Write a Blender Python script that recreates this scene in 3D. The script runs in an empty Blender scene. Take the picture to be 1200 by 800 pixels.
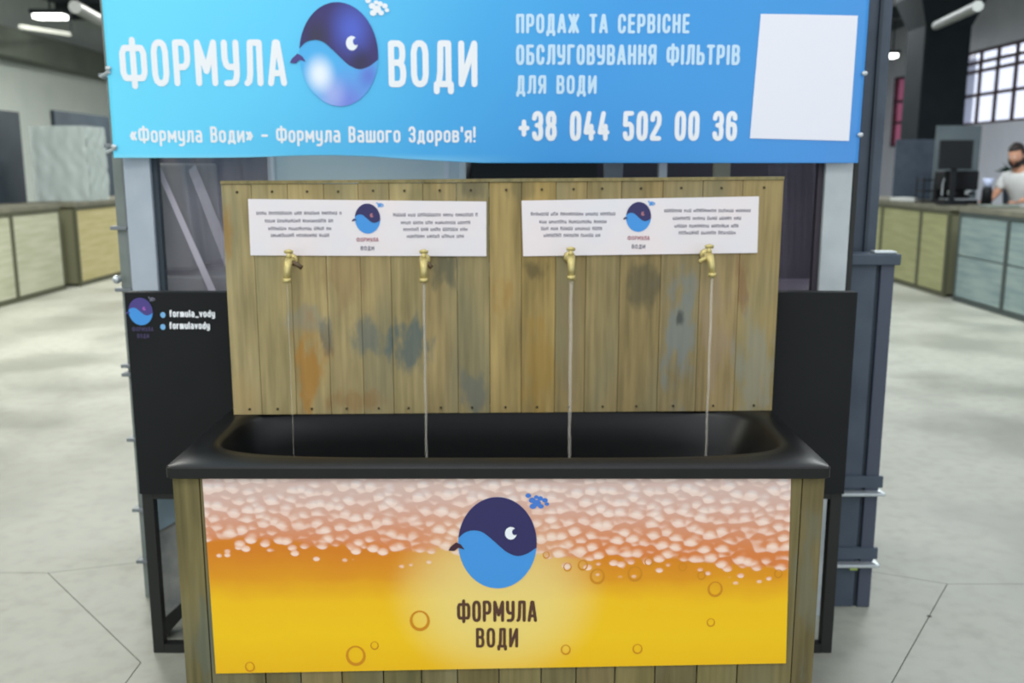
import bpy, bmesh, math, random
from mathutils import Vector, Matrix
random.seed(7)
S = bpy.context.scene
COL = S.collection
# ------------------------------------------------------------------ camera
EYE = 1.45; F = 1100.0; TH = math.radians(10.56)
cam = bpy.data.objects.new('camera', bpy.data.cameras.new('camera'))
COL.objects.link(cam); S.camera = cam
cam.location = (0, 0, EYE); cam.rotation_euler = (math.pi/2 - TH, 0, 0)
cam.data.sensor_width = 36; cam.data.lens = 36*F/1200
cam.data.clip_end = 200; cam.data.clip_start = 0.05
cam.data.dof.use_dof = True; cam.data.dof.focus_distance = 1.62; cam.data.dof.aperture_fstop = 4.2
# ------------------------------------------------------------------ light
S.view_settings.view_transform = 'Standard'; S.view_settings.look = 'None'
S.view_settings.gamma = 1; S.view_settings.use_curve_mapping = False
S.view_settings.exposure = 0.0
W = bpy.data.worlds.new('overcast_sky'); S.world = W; W.use_nodes = True
W.node_tree.nodes['Background'].inputs[0].default_value = (0.90, 0.95, 1.0, 1)
W.node_tree.nodes['Background'].inputs[1].default_value = 1.45
def area(name, loc, rot, sx, sy, power, col):
    L = bpy.data.lights.new(name, 'AREA'); L.shape = 'RECTANGLE'; L.size = sx; L.size_y = sy
    L.energy = power; L.color = col
    o = bpy.data.objects.new(name, L); COL.objects.link(o); o.location = loc; o.rotation_euler = rot
    return o
# rows of hall luminaires under the ceiling
for (x, y, p, c) in [(-4.5, 2.0, 110, (1, .98, .86)), (4.0, 2.0, 70, (.92, .97, 1)),
                     (-4, 8, 330, (1, 1, .93)), (4, 8, 240, (.95, 1, 1)), (-4.5, 15, 330, (1, 1, .93)), (4.5, 15, 200, (.93, .98, 1)), (0, 22, 200, (1, 1, 1)),
                     (-.5, -.6, 60, (1, .98, .94))]:
    area('hall_light', (x, y, 4.15), (0, 0, 0), 1.6, 1.6, p, c)

# ------------------------------------------------------------------ geometry helpers
def pt(px, py, Y):
    """point of the plane y=Y seen at a photo position (plain perspective arithmetic for measuring)"""
    u = (px-600)/F; v = (400-py)/F
    dy = math.cos(TH)+v*math.sin(TH); dz = -math.sin(TH)+v*math.cos(TH)
    k = Y/dy
    return Vector((u*k, Y, EYE+dz*k))
def fl(px, py, Z=0.0):
    u = (px-600)/F; v = (400-py)/F
    dy = math.cos(TH)+v*math.sin(TH); dz = -math.sin(TH)+v*math.cos(TH)
    k = (Z-EYE)/dz
    return Vector((u*k, dy*k, Z))
def obj(name, bm, m, parent=None, smooth=False, bevel=0):
    me = bpy.data.meshes.new(name)
    bmesh.ops.recalc_face_normals(bm, faces=bm.faces)
    bm.to_mesh(me); bm.free()
    if m: me.materials.append(m)
    if smooth:
        for p in me.polygons: p.use_smooth = True
    o = bpy.data.objects.new(name, me); COL.objects.link(o)
    if parent: o.parent = parent
    if bevel:
        b = o.modifiers.new('b', 'BEVEL'); b.width = bevel; b.segments = 2; b.limit_method = 'ANGLE'
    return o
def tag(o, label, cat=None, group=None, kind=None):
    if label: o['label'] = label
    if cat: o['category'] = cat
    if group: o['group'] = group
    if kind: o['kind'] = kind
    return o
def thing(name, label, cat, loc=(0, 0, 0), rz=0, group=None):
    o = bpy.data.objects.new(name, None); COL.objects.link(o)
    o.location = loc; o.rotation_euler = (0, 0, rz); o.empty_display_size = .1
    return tag(o, label, cat, group)
def box(bm, x0, x1, y0, y1, z0, z1, M=None):
    vs = [bm.verts.new(v) for v in [(x0,y0,z0),(x1,y0,z0),(x1,y1,z0),(x0,y1,z0),(x0,y0,z1),(x1,y0,z1),(x1,y1,z1),(x0,y1,z1)]]
    for f in [(0,3,2,1),(4,5,6,7),(0,1,5,4),(1,2,6,5),(2,3,7,6),(3,0,4,7)]: bm.faces.new([vs[i] for i in f])
    if M: bmesh.ops.transform(bm, matrix=M, verts=vs)
    return bm
def bx(*a): return box(bmesh.new(), *a)
def prism(bm, pts, y0, y1):
    """polygon in x,z extruded from y0 (front) to y1"""
    a = [bm.verts.new((p[0], y0, p[1])) for p in pts]; b = [bm.verts.new((p[0], y1, p[1])) for p in pts]
    n = len(pts)
    bm.faces.new(a); bm.faces.new(b[::-1])
    for i in range(n): bm.faces.new([a[i], b[i], b[(i+1) % n], a[(i+1) % n]])
    return bm
def tube(bm, pts, r, seg=12, cap=True):
    pts = [Vector(p) for p in pts]
    rs = r if isinstance(r, (list, tuple)) else [r]*len(pts)
    rings = []
    t0 = (pts[1]-pts[0]).normalized(); up = Vector((0, 0, 1)) if abs(t0.z) < .9 else Vector((1, 0, 0))
    n = t0.cross(up).normalized()
    for i, p in enumerate(pts):
        if i == 0: t = t0
        elif i == len(pts)-1: t = (pts[i]-pts[i-1]).normalized()
        else: t = ((pts[i]-pts[i-1]).normalized()+(pts[i+1]-pts[i]).normalized()).normalized()
        n = (n-t*n.dot(t)).normalized(); b = t.cross(n)
        rings.append([bm.verts.new(p+(n*math.cos(2*math.pi*k/seg)+b*math.sin(2*math.pi*k/seg))*rs[i]) for k in range(seg)])
    for i in range(len(rings)-1):
        for k in range(seg): bm.faces.new([rings[i][k], rings[i][(k+1) % seg], rings[i+1][(k+1) % seg], rings[i+1][k]])
    if cap: bm.faces.new(rings[0][::-1]); bm.faces.new(rings[-1])
    return bm
def ball(bm, c, r, sc=(1, 1, 1), u=16, v=10, M=None):
    res = bmesh.ops.create_uvsphere(bm, u_segments=u, v_segments=v, radius=r)
    T = Matrix.Translation(c) @ (M or Matrix.Identity(4)) @ Matrix.Diagonal((*sc, 1))
    bmesh.ops.transform(bm, matrix=T, verts=res['verts']); return bm

# ------------------------------------------------------------------ material helpers
def lin(c):
    return tuple(((x/255)/12.92 if x/255 <= .04045 else ((x/255+.055)/1.055)**2.4) for x in c)+(1,)
def N(nt, t, **kw):
    n = nt.nodes.new(t)
    for k, v in kw.items():
        if k.startswith('i_'): n.inputs[k[2:].replace('_', ' ')].default_value = v
        else: setattr(n, k, v)
    return n
def mat(name, c, rough=.6, metal=0, c2=None, scale=8, stretch=(1, 1, 1), detail=4, bump=0, spec=.5, emit=None):
    m = bpy.data.materials.new(name); m.use_nodes = True; nt = m.node_tree; b = nt.nodes['Principled BSDF']
    b.inputs['Roughness'].default_value = rough; b.inputs['Metallic'].default_value = metal
    b.inputs['Specular IOR Level'].default_value = spec
    b.inputs['Base Color'].default_value = lin(c)
    if c2 is not None:
        tc = N(nt, 'ShaderNodeTexCoord'); mp = N(nt, 'ShaderNodeMapping'); mp.inputs['Scale'].default_value = stretch
        no = N(nt, 'ShaderNodeTexNoise'); no.inputs['Scale'].default_value = scale; no.inputs['Detail'].default_value = detail
        cr = N(nt, 'ShaderNodeValToRGB'); cr.color_ramp.elements[0].position = .32; cr.color_ramp.elements[1].position = .68
        cr.color_ramp.elements[0].color = lin(c); cr.color_ramp.elements[1].color = lin(c2)
        nt.links.new(tc.outputs['Object'], mp.inputs[0]); nt.links.new(mp.outputs[0], no.inputs['Vector'])
        nt.links.new(no.outputs[0], cr.inputs[0]); nt.links.new(cr.outputs[0], b.inputs['Base Color'])
        if bump:
            bp = N(nt, 'ShaderNodeBump'); bp.inputs['Strength'].default_value = bump; bp.inputs['Distance'].default_value = .01
            nt.links.new(no.outputs[0], bp.inputs['Height']); nt.links.new(bp.outputs[0], b.inputs['Normal'])
    if emit: b.inputs['Emission Color'].default_value = lin(c); b.inputs['Emission Strength'].default_value = emit
    return m
def math_(nt, op, a, b=None, c=None, clamp=False):
    n = nt.nodes.new('ShaderNodeMath'); n.operation = op; n.use_clamp = clamp
    for i, v in enumerate((a, b, c)):
        if v is None: continue
        if hasattr(v, 'is_output'): nt.links.new(v, n.inputs[i])
        else: n.inputs[i].default_value = v
    return n.outputs[0]
def mixc(nt, fac, a, b, mode='MIX'):
    n = nt.nodes.new('ShaderNodeMix'); n.data_type = 'RGBA'; n.blend_type = mode
    for s, v in ((n.inputs[0], fac), (n.inputs[6], a), (n.inputs[7], b)):
        if hasattr(v, 'is_output'): nt.links.new(v, s)
        else: s.default_value = v
    return n.outputs[2]
def sepobj(nt):
    tc = N(nt, 'ShaderNodeTexCoord'); sp = N(nt, 'ShaderNodeSeparateXYZ'); nt.links.new(tc.outputs['Object'], sp.inputs[0])
    return tc, sp.outputs
def maprange(nt, v, a, b, c=0, d=1, smooth=True):
    n = nt.nodes.new('ShaderNodeMapRange'); n.interpolation_type = 'SMOOTHSTEP' if smooth else 'LINEAR'
    nt.links.new(v, n.inputs[0])
    for i, x in enumerate((a, b, c, d)): n.inputs[i+1].default_value = x
    return n.outputs[0]
def wood(name, stains=(), sat=1.0, base=((92, 82, 52), (150, 138, 96))):
    """weathered plank: grain along z, tint from the object's colour, named stains in local coordinates"""
    m = bpy.data.materials.new(name); m.use_nodes = True; nt = m.node_tree; b = nt.nodes['Principled BSDF']
    b.inputs['Roughness'].default_value = .72; b.inputs['Specular IOR Level'].default_value = .25
    tc, xyz = sepobj(nt); oi = N(nt, 'ShaderNodeObjectInfo')
    off = N(nt, 'ShaderNodeVectorMath', operation='SCALE'); cmb = N(nt, 'ShaderNodeCombineXYZ')
    nt.links.new(oi.outputs['Random'], cmb.inputs[2]); nt.links.new(cmb.outputs[0], off.inputs[0]); off.inputs[3].default_value = 17
    add = N(nt, 'ShaderNodeVectorMath', operation='ADD'); nt.links.new(tc.outputs['Object'], add.inputs[0]); nt.links.new(off.outputs[0], add.inputs[1])
    def noise(sx, sz, sc, det=4):
        mp = N(nt, 'ShaderNodeMapping'); mp.inputs['Scale'].default_value = (sx, sx, sz); nt.links.new(add.outputs[0], mp.inputs[0])
        n = N(nt, 'ShaderNodeTexNoise'); n.inputs['Scale'].default_value = sc; n.inputs['Detail'].default_value = det
        nt.links.new(mp.outputs[0], n.inputs['Vector']); return n.outputs[0]
    g = noise(1, .05, 75); l = noise(1, .22, 15, 4); k = noise(1, .3, 5, 2)
    cr = N(nt, 'ShaderNodeValToRGB'); cr.color_ramp.elements[0].position = .25; cr.color_ramp.elements[1].position = .75
    cr.color_ramp.elements[0].color = lin(base[0]); cr.color_ramp.elements[1].color = lin(base[1])
    nt.links.new(math_(nt, 'ADD', math_(nt, 'MULTIPLY', g, .45), math_(nt, 'MULTIPLY', l, .55)), cr.inputs[0])
    c = mixc(nt, 1, cr.outputs[0], oi.outputs['Color'], 'MULTIPLY')
    c = mixc(nt, maprange(nt, k, .5, .7, 0, .45), c, lin((118, 122, 100)))
    wob = math_(nt, 'MULTIPLY', math_(nt, 'SUBTRACT', noise(1, .4, 26, 5), .5), 3.2)
    for (sx, sz, rx, rz, col, st) in stains:
        dx = math_(nt, 'DIVIDE', math_(nt, 'SUBTRACT', xyz[0], sx), rx); dz = math_(nt, 'DIVIDE', math_(nt, 'SUBTRACT', xyz[2], sz), rz)
        d = math_(nt, 'ADD', math_(nt, 'SQRT', math_(nt, 'ADD', math_(nt, 'MULTIPLY', dx, dx), math_(nt, 'MULTIPLY', dz, dz))), wob)
        c = mixc(nt, maprange(nt, d, .35, 1.15, st, 0), c, lin(col))
    nt.links.new(c, b.inputs['Base Color'])
    bp = N(nt, 'ShaderNodeBump'); bp.inputs['Strength'].default_value = .25; bp.inputs['Distance'].default_value = .004
    nt.links.new(g, bp.inputs['Height']); nt.links.new(bp.outputs[0], b.inputs['Normal'])
    return m
def film(name, alpha, col=(205, 210, 215), rough=.18):
    m = bpy.data.materials.new(name); m.use_nodes = True; nt = m.node_tree; b = nt.nodes['Principled BSDF']
    b.inputs['Base Color'].default_value = lin(col); b.inputs['Roughness'].default_value = rough
    t = N(nt, 'ShaderNodeBsdfTransparent'); mx = N(nt, 'ShaderNodeMixShader'); mx.inputs[0].default_value = alpha
    nt.links.new(t.outputs[0], mx.inputs[1]); nt.links.new(b.outputs[0], mx.inputs[2])
    nt.links.new(mx.outputs[0], nt.nodes['Material Output'].inputs[0]); return m

# ------------------------------------------------------------------ stroke lettering
O_ = [(0,.22),(0,.78),(.12,.94),(.35,1),(.65,1),(.88,.94),(1,.78),(1,.22),(.88,.06),(.65,0),(.35,0),(.12,.06),(0,.22)]
G = {
 'О': (1,[O_]), '0': (1,[O_]),
 'Ф': (1.85,[[(.5,-.07),(.5,1.07)],[(0,.26),(0,.74),(.1,.87),(.9,.87),(1,.74),(1,.26),(.9,.13),(.1,.13),(0,.26)]]),
 'Р': (1,[[(0,0),(0,1),(.7,1),(.93,.92),(1,.8),(1,.6),(.93,.48),(.7,.4),(0,.4)]]),
 'М': (1.4,[[(0,0),(0,1),(.5,.3),(1,1),(1,0)]]),
 'У': (1,[[(0,1),(0,.6),(.12,.45),(.3,.4),(1,.4)],[(1,1),(1,.22),(.88,.06),(.65,0),(.1,0)]]),
 'Л': (1.1,[[(-.05,0),(.12,.05),(.22,.25),(.28,1),(1,1),(1,0)]]),
 'А': (1.15,[[(0,0),(.42,1),(.58,1),(1,0)],[(.17,.25),(.83,.25)]]),
 'В': (1,[[(0,0),(0,1),(.65,1),(.9,.93),(.95,.8),(.95,.68),(.85,.56),(.65,.53),(0,.53)],[(.65,.53),(.92,.45),(1,.34),(1,.18),(.9,.05),(.65,0),(0,0)]]),
 'Д': (1.2,[[(.15,.02),(.26,.3),(.3,1),(.85,1),(.85,.02)],[(0,-.18),(0,0),(1,0),(1,-.18)]]),
 'И': (1.1,[[(0,1),(0,0),(1,1),(1,0)]]), 'П': (1,[[(0,0),(0,1),(1,1),(1,0)]]),
 'Ж': (1.6,[[(.5,0),(.5,1)],[(0,1),(.4,.5),(0,0)],[(1,1),(.6,.5),(1,0)],[(.35,.5),(.65,.5)]]),
 'Т': (1,[[(0,1),(1,1)],[(.5,1),(.5,0)]]), 'Е': (.85,[[(1,1),(0,1),(0,0),(1,0)],[(0,.52),(.9,.52)]]),
 'С': (1,[[(1,.72),(1,.8),(.88,.94),(.65,1),(.35,1),(.12,.94),(0,.78),(0,.22),(.12,.06),(.35,0),(.65,0),(.88,.06),(1,.22),(1,.28)]]),
 'І': (.02,[[(0,0),(0,1)]]), 'Н': (1,[[(0,0),(0,1)],[(1,0),(1,1)],[(0,.5),(1,.5)]]),
 'Б': (1,[[(.9,1),(0,1),(0,0),(.7,0),(.93,.08),(1,.2),(1,.38),(.93,.5),(.7,.56),(0,.56)]]),
 'Г': (.85,[[(0,0),(0,1),(1,1)]]), 'Ь': (1,[[(0,1),(0,0),(.7,0),(.93,.08),(1,.2),(1,.38),(.93,.5),(.7,.56),(0,.56)]]),
 'Я': (1,[[(1,0),(1,1),(.3,1),(.07,.92),(0,.8),(0,.62),(.07,.5),(.3,.43),(1,.43)],[(.5,.43),(0,0)]]),
 'Ш': (1.6,[[(0,1),(0,0),(1,0),(1,1)],[(.5,0),(.5,1)]]),
 'З': (1,[[(0,.8),(.1,.94),(.35,1),(.65,1),(.9,.93),(1,.8),(1,.66),(.9,.55),(.4,.53)],[(.65,.53),(.92,.45),(1,.34),(1,.18),(.9,.05),(.65,0),(.35,0),(.1,.06),(0,.2)]]),
 '2': (1,[[(0,.75),(.05,.9),(.3,1),(.7,1),(.95,.9),(1,.75),(.95,.58),(0,.08),(0,0),(1,0)]]),
 '4': (1.1,[[(.75,0),(.75,.5)],[(.45,1),(0,.25),(1,.25)]]),
 '5': (1,[[(.95,1),(.05,1),(0,.55),(.65,.58),(.92,.5),(1,.38),(1,.18),(.9,.05),(.65,0),(.3,0),(.08,.06),(0,.2)]]),
 '6': (1,[[(1,.8),(.9,.94),(.65,1),(.35,1),(.12,.94),(0,.78),(0,.22),(.12,.06),(.35,0),(.65,0),(.88,.06),(1,.2),(1,.4),(.88,.53),(.65,.57),(0,.55)]]),
 '8': (1,[[(.35,.53),(.08,.62),(.05,.85),(.3,1),(.7,1),(.95,.85),(.92,.62),(.65,.53),(.35,.53),(.08,.45),(0,.3),(0,.15),(.3,0),(.7,0),(1,.15),(1,.3),(.92,.45),(.65,.53)]]),
 '3': (1,[[(0,.8),(.1,.94),(.35,1),(.65,1),(.9,.93),(1,.8),(1,.66),(.9,.55),(.4,.53)],[(.65,.53),(.92,.45),(1,.34),(1,.18),(.9,.05),(.65,0),(.35,0),(.1,.06),(0,.2)]]),
 '+': (1,[[(0,.42),(1,.42)],[(.5,.17),(.5,.67)]]), '–': (1,[[(0,.42),(1,.42)]]), "'": (.02,[[(0,1),(0,.75)]]),
 '!': (.02,[[(0,1),(0,.35)],[(0,.02),(0,0)]]), '_': (1,[[(0,-.1),(1,-.1)]]),
 '«': (1,[[(.4,.65),(0,.4),(.4,.15)],[(1,.65),(.6,.4),(1,.15)]]), '»': (1,[[(0,.65),(.4,.4),(0,.15)],[(.6,.65),(1,.4),(.6,.15)]]),
 ' ': (.6,[]),
 'f': (.6,[[(.3,0),(.3,.85),(.6,1),(1,1)],[(0,.65),(.9,.65)]]), 'r': (.6,[[(0,0),(0,.7)],[(0,.5),(.5,.7),(1,.7)]]),
 'm': (1.4,[[(0,0),(0,.7),(.8,.7),(1,.6),(1,0)],[(.5,0),(.5,.7)]]), 'u': (1,[[(0,.7),(0,.15),(.3,0),(1,0)],[(1,0),(1,.7)]]),
 'l': (.02,[[(0,0),(0,1)]]), 'v': (1,[[(0,.7),(.5,0),(1,.7)]]), 'd': (1,[[(1,1),(1,0),(.3,0),(0,.15),(0,.5),(.3,.68),(1,.68)]]),
 'y': (1,[[(0,.7),(0,.2),(.3,.05),(1,.05)],[(1,.7),(1,-.15),(.7,-.28),(.1,-.28)]]),
}
LOWA = (1,[[(1,0),(1,.55),(.75,.72),(.15,.72)],[(1,.4),(.25,.4),(0,.3),(0,.12),(.25,0),(1,0)]])
def lower(ch):
    if ch in 'аa': return LOWA
    if ch == 'o': ch = 'о'
    u = {'о':'О','в':'В','д':'Д','и':'И','л':'Л','м':'М','г':'Г','ш':'Ш','я':'Я','р':'Р','у':'У','ф':'Ф'}.get(ch)
    if not u: return G[ch]
    w, s = G[u]
    dz, k = (0, .72)
    if ch == 'р' or ch == 'у': dz, k = -.27, .98
    if ch == 'ф': k = .72
    return (w, [[(x, y*k+dz) for x, y in st] for st in s])
def lettering(text, P0, P1, H, w, m, parent, name='letter', gw=.34, gap=.11, y=None, joined=False):
    """flat printed text from P0 (baseline left) to P1 (baseline right), cap height H, weight w (fraction of H)"""
    glyphs = [G[c] if (c in G) else lower(c) for c in text]
    adv = [g[0]*gw+w+gap for g in glyphs]
    total = sum(adv)-gap
    bm = bmesh.new(); ex = P1[0]-P0[0]; ez = P1[1]-P0[1]
    hw = w/2
    def out(x, z):   # unit space -> plane
        t = x/total
        return (P0[0]+ex*t, y-lay[0]*.00001, P0[1]+ez*t+z*H)
    lay = [0]; x0 = 0; asp = (ex/total)/H
    hx = hw*min(1.0, max(.8, 1/ max(asp, .01)))*1.0
    for g, a in zip(glyphs, adv):
        for st in g[1]:
            q = [(x0+hx+p[0]*g[0]*gw, hw+p[1]*(1-w)) for p in st]
            for i in range(len(q)-1):
                (ax, az), (bx_, bz) = q[i], q[i+1]
                dx, dz = (bx_-ax)*asp, bz-az; L = math.hypot(dx, dz)
                if L < 1e-6: continue
                lay[0] += 1
                nx, nz = -dz/L*hw/asp*min(1, asp*1.0 if asp > 1 else 1), dx/L*hw
                ux, uz = dx/L*hw*.0/asp, dz/L*hw*.0
                bm.faces.new([bm.verts.new(out(*p)) for p in [(ax+nx-ux, az+nz-uz), (ax-nx-ux, az-nz-uz), (bx_-nx+ux, bz-nz+uz), (bx_+nx+ux, bz+nz+uz)]])
            for (cx, cz) in q:
                lay[0] += 1
                bm.faces.new([bm.verts.new(out(cx+hw/asp*math.cos(t*math.pi/4+.39), cz+hw*math.sin(t*math.pi/4+.39))) for t in range(8)])
        x0 += a
        if not joined: lay[0] = 0
        if not joined and len(bm.faces): flush(bm, name, m, parent); bm = bmesh.new()
    if joined: o = flush(bm, 'small_print', m, parent); o['kind'] = 'stuff'
def flush(bm, name, m, parent):
    for f in bm.faces:
        f.normal_update()
        if f.normal.y > 0: f.normal_flip()
    me = bpy.data.meshes.new(name); bm.to_mesh(me); bm.free(); me.materials.append(m)
    o = bpy.data.objects.new(name, me); COL.objects.link(o); o.parent = parent; return o
def text_px(text, x0, x1, yt, yb, Y, w, m, parent, name='letter', org=Vector((0,0,0)), **kw):
    a = pt(x0, yb, Y); b = pt(x1, yb, Y); t = pt(x0, yt, Y)
    return lettering(text, (a.x-org.x, a.z-org.z), (b.x-org.x, b.z-org.z), t.z-a.z, w, m, parent, name, y=Y-org.y, **kw)
def flat(name, pts, y, m, parent, label=None):
    bm = bmesh.new(); bm.faces.new([bm.verts.new((p[0], y, p[1])) for p in pts])
    for f in bm.faces:
        f.normal_update()
        if f.normal.y > 0: f.normal_flip()
    me = bpy.data.meshes.new(name); bm.to_mesh(me); bm.free(); me.materials.append(m)
    o = bpy.data.objects.new(name, me); COL.objects.link(o); o.parent = parent
    if label: o['label'] = label
    return o
def cat_rom(ps, n=8):
    out = []
    P = [ps[0]]+list(ps)+[ps[-1]]
    for i in range(1, len(P)-2):
        for k in range(n):
            t = k/n; r = []
            for d in (0, 1):
                a, b, c, e = P[i-1][d], P[i][d], P[i+1][d], P[i+2][d]
                r.append(.5*((2*b)+(-a+c)*t+(2*a-5*b+4*c-e)*t*t+(-a+3*b-3*c+e)*t**3))
            out.append(tuple(r))
    out.append(ps[-1]); return out
WAVE = [(-.985,.12),(-.82,.235),(-.6,.28),(-.38,.24),(-.15,.09),(.06,-.07),(.25,-.2),(.5,-.28),(.75,-.23),(.985,-.1)]
def logo(cx, cz, rx, rz, y, parent, mlow, mtop, meye, mtail, msplash, detail=True):
    """round bird emblem: light disc, dark wave over it, eye, tail and a splash"""
    E = [(cx+rx*math.cos(t*math.pi/32), cz+rz*math.sin(t*math.pi/32)) for t in range(64)]
    o = flat('emblem', E, y, mlow, parent)
    top = [(cx+rx*a, cz+rz*b) for a, b in cat_rom(WAVE)]
    a0 = math.asin(-.1); a1 = math.pi-math.asin(.12)
    arc = [(cx+rx*math.cos(a0+(a1-a0)*k/30), cz+rz*math.sin(a0+(a1-a0)*k/30)) for k in range(31)]
    flat('wave', top+arc, y-.0006, mtop, o)
    flat('tail', [(cx+rx*a, cz+rz*b) for a, b in [(-1.25,-.16),(-1.2,-.08),(-1.05,.02),(-.93,-.03),(-.84,-.14),(-1.0,-.1),(-1.1,-.17)]], y-.0006, mtail, o)
    if detail:
        ex, ez = cx+.34*rx, cz+.22*rz
        flat('eye', [(ex+.15*rx*math.cos(t*math.pi/8), ez+.14*rz*math.sin(t*math.pi/8)) for t in range(16)], y-.0012, meye, o)
        flat('pupil', [(ex+.1*rx+.07*rx*math.cos(t*math.pi/6), ez+.03*rz+.07*rz*math.sin(t*math.pi/6)) for t in range(12)], y-.0018, mtop, o)
    bm = bmesh.new()
    for (a, b, r) in [(.78,1.03,.05),(.88,.93,.06),(.9,.8,.06),(1.0,.87,.07),(1.1,.8,.05),(1.08,.97,.05),(1.2,.93,.05),(1.25,.85,.04),(.98,1.0,.04)]:
        sl = a*.0002
        f = bm.faces.new([bm.verts.new((cx+rx*a+rx*r*1.5*math.cos(t*math.pi/4), y-sl, cz+rz*b+rz*r*math.sin(t*math.pi/4))) for t in range(8)])
    for f in bm.faces:
        f.normal_update()
        if f.normal.y > 0: f.normal_flip()
    me = bpy.data.meshes.new('splash'); bm.to_mesh(me); bm.free(); me.materials.append(msplash)
    s = bpy.data.objects.new('splash', me); COL.objects.link(s); s.parent = o
    return o

# ------------------------------------------------------------------ palette
M = dict(
 black=mat('black_enamel', (13, 14, 15), .4, 0, (17, 18, 18), 30, spec=.4),
 blackboard=mat('black_board', (16, 19, 21), .7, 0, (20, 23, 25), 6, spec=.3),
 blackframe=mat('black_frame', (24, 26, 24), .55),
 slate=mat('slate_steel', (58, 70, 84), .55, 0, (70, 82, 96), 9),
 slatedark=mat('slate_dark', (40, 50, 60), .6, 0, (50, 62, 72), 3),
 greysteel=mat('grey_steel', (112, 118, 122), .5, .2, (135, 142, 145), 10),
 pale=mat('pale_grey_paint', (158, 170, 182), .5, 0, (176, 186, 196), 6),
 palew=mat('white_grey_board', (165, 174, 178), .5, 0, (190, 198, 200), 6),
 brass=mat('brass', (206, 192, 132), .42, .45, (186, 170, 106), 60),
 darklever=mat('brown_lever', (84, 66, 40), .5),
 nail=mat('nail_iron', (66, 58, 40), .6, .4),
 white=mat('print_white', (236, 240, 244), .5), card=mat('white_card', (232, 233, 242), .5),
 navy=mat('print_navy', (40, 36, 92), .5), blue=mat('print_blue', (62, 146, 220), .5),
 maroon=mat('print_maroon', (58, 26, 44), .5), brown=mat('print_brown', (84, 52, 34), .5),
 splash=mat('print_splash_blue', (64, 120, 205), .5), purple=mat('print_purple', (70, 58, 130), .5),
 dimpurple=mat('print_dim_purple', (62, 54, 92), .5), greytext=mat('print_grey_text', (105, 104, 122), .6),
 redtext=mat('print_dull_red', (168, 112, 124), .6),
 chrome=mat('light_steel', (190, 198, 202), .35, .6),
)
M['film'] = film('plastic_film', .42, (165, 162, 175))
M['filmpale'] = film('pale_plastic_film', .75, (190, 202, 200), .2)
M['water'] = film('falling_water', .22, (226, 220, 208), .1)

# ------------------------------------------------------------------ floor
fm = bpy.data.materials.new('hall_concrete'); fm.use_nodes = True
nt = fm.node_tree; b = nt.nodes['Principled BSDF']; b.inputs['Roughness'].default_value = .55
tc, xyz = sepobj(nt)
n1 = N(nt, 'ShaderNodeTexNoise'); n1.inputs['Scale'].default_value = 1.1; n1.inputs['Detail'].default_value = 6; nt.links.new(tc.outputs['Object'], n1.inputs[0])
n2 = N(nt, 'ShaderNodeTexNoise'); n2.inputs['Scale'].default_value = 14; n2.inputs['Detail'].default_value = 5; nt.links.new(tc.outputs['Object'], n2.inputs[0])
c = mixc(nt, maprange(nt, n1.outputs[0], .35, .65), lin((134, 136, 126)), lin((158, 160, 149)))
c = mixc(nt, maprange(nt, n2.outputs[0], .4, .75, 0, .35), c, lin((122, 120, 111)))
nt.links.new(c, b.inputs['Base Color'])
nt.links.new(maprange(nt, n1.outputs[0], .3, .7, .38, .6), b.inputs['Roughness'])
jm = mat('joint_grime', (128, 126, 116), .9)
floor = tag(obj('floor', bx(-14, 14, -5, 28, -.2, -.012), jm), None, None, None, 'structure')
J1 = fl(1110, 684); R0 = fl(1045, 800); L1 = fl(56, 671); L2 = fl(165, 776); L0 = fl(148, 799)
def ext(a, b, Y): t = (Y-a.y)/(b.y-a.y); return a+(b-a)*t
Cc = Vector((.1, 3.75, 0)); R1 = ext(J1, R0, 2.2); Rf = Vector((.9, -5, 0)); Lq = ext(L2, L0, 2.2); Lf = Vector((-1.5, -5, 0))
for poly in ([(-14, 3.25), L1, Cc, J1, (14, J1.y-.02), (14, 28), (-14, 28)], [J1, (14, J1.y-.02), (14, -5), Rf, R1],
             [L1, Cc, J1, R1, Rf, Lf, Lq, L2], [(-14, 3.25), L1, L2, Lq, Lf, (-14, -5)]):
    P = [Vector((p[0], p[1])) for p in poly]
    area_ = sum(P[i].x*P[(i+1) % len(P)].y-P[(i+1) % len(P)].x*P[i].y for i in range(len(P)))
    if area_ < 0: P = P[::-1]
    Q = []
    for i, p in enumerate(P):     # inset each slab so that the joints are real gaps
        e0 = (p-P[i-1]).normalized(); e1 = (P[(i+1) % len(P)]-p).normalized()
        n0 = Vector((-e0.y, e0.x)); n1_ = Vector((-e1.y, e1.x)); nn = (n0+n1_).normalized()
        Q.append(p+nn*(.0016/max(.3, nn.dot(n0))))
    bm = bmesh.new(); t = [bm.verts.new((q.x, q.y, 0)) for q in Q]; d = [bm.verts.new((q.x, q.y, -.012)) for q in Q]
    bm.faces.new(t)
    for i in range(len(Q)): bm.faces.new([t[i], d[i], d[(i+1) % len(Q)], t[(i+1) % len(Q)]])
    bmesh.ops.triangulate(bm, faces=[f for f in bm.faces if len(f.verts) > 4])
    obj('slab', bm, fm, floor)
h = fl(1089, 722); bm = bmesh.new(); bmesh.ops.create_circle(bm, cap_ends=True, radius=.008, segments=12)
o = obj('anchor_hole', bm, mat('hole_dark', (70, 68, 64), .9), floor); o.location = (h.x, h.y, .0006)

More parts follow.
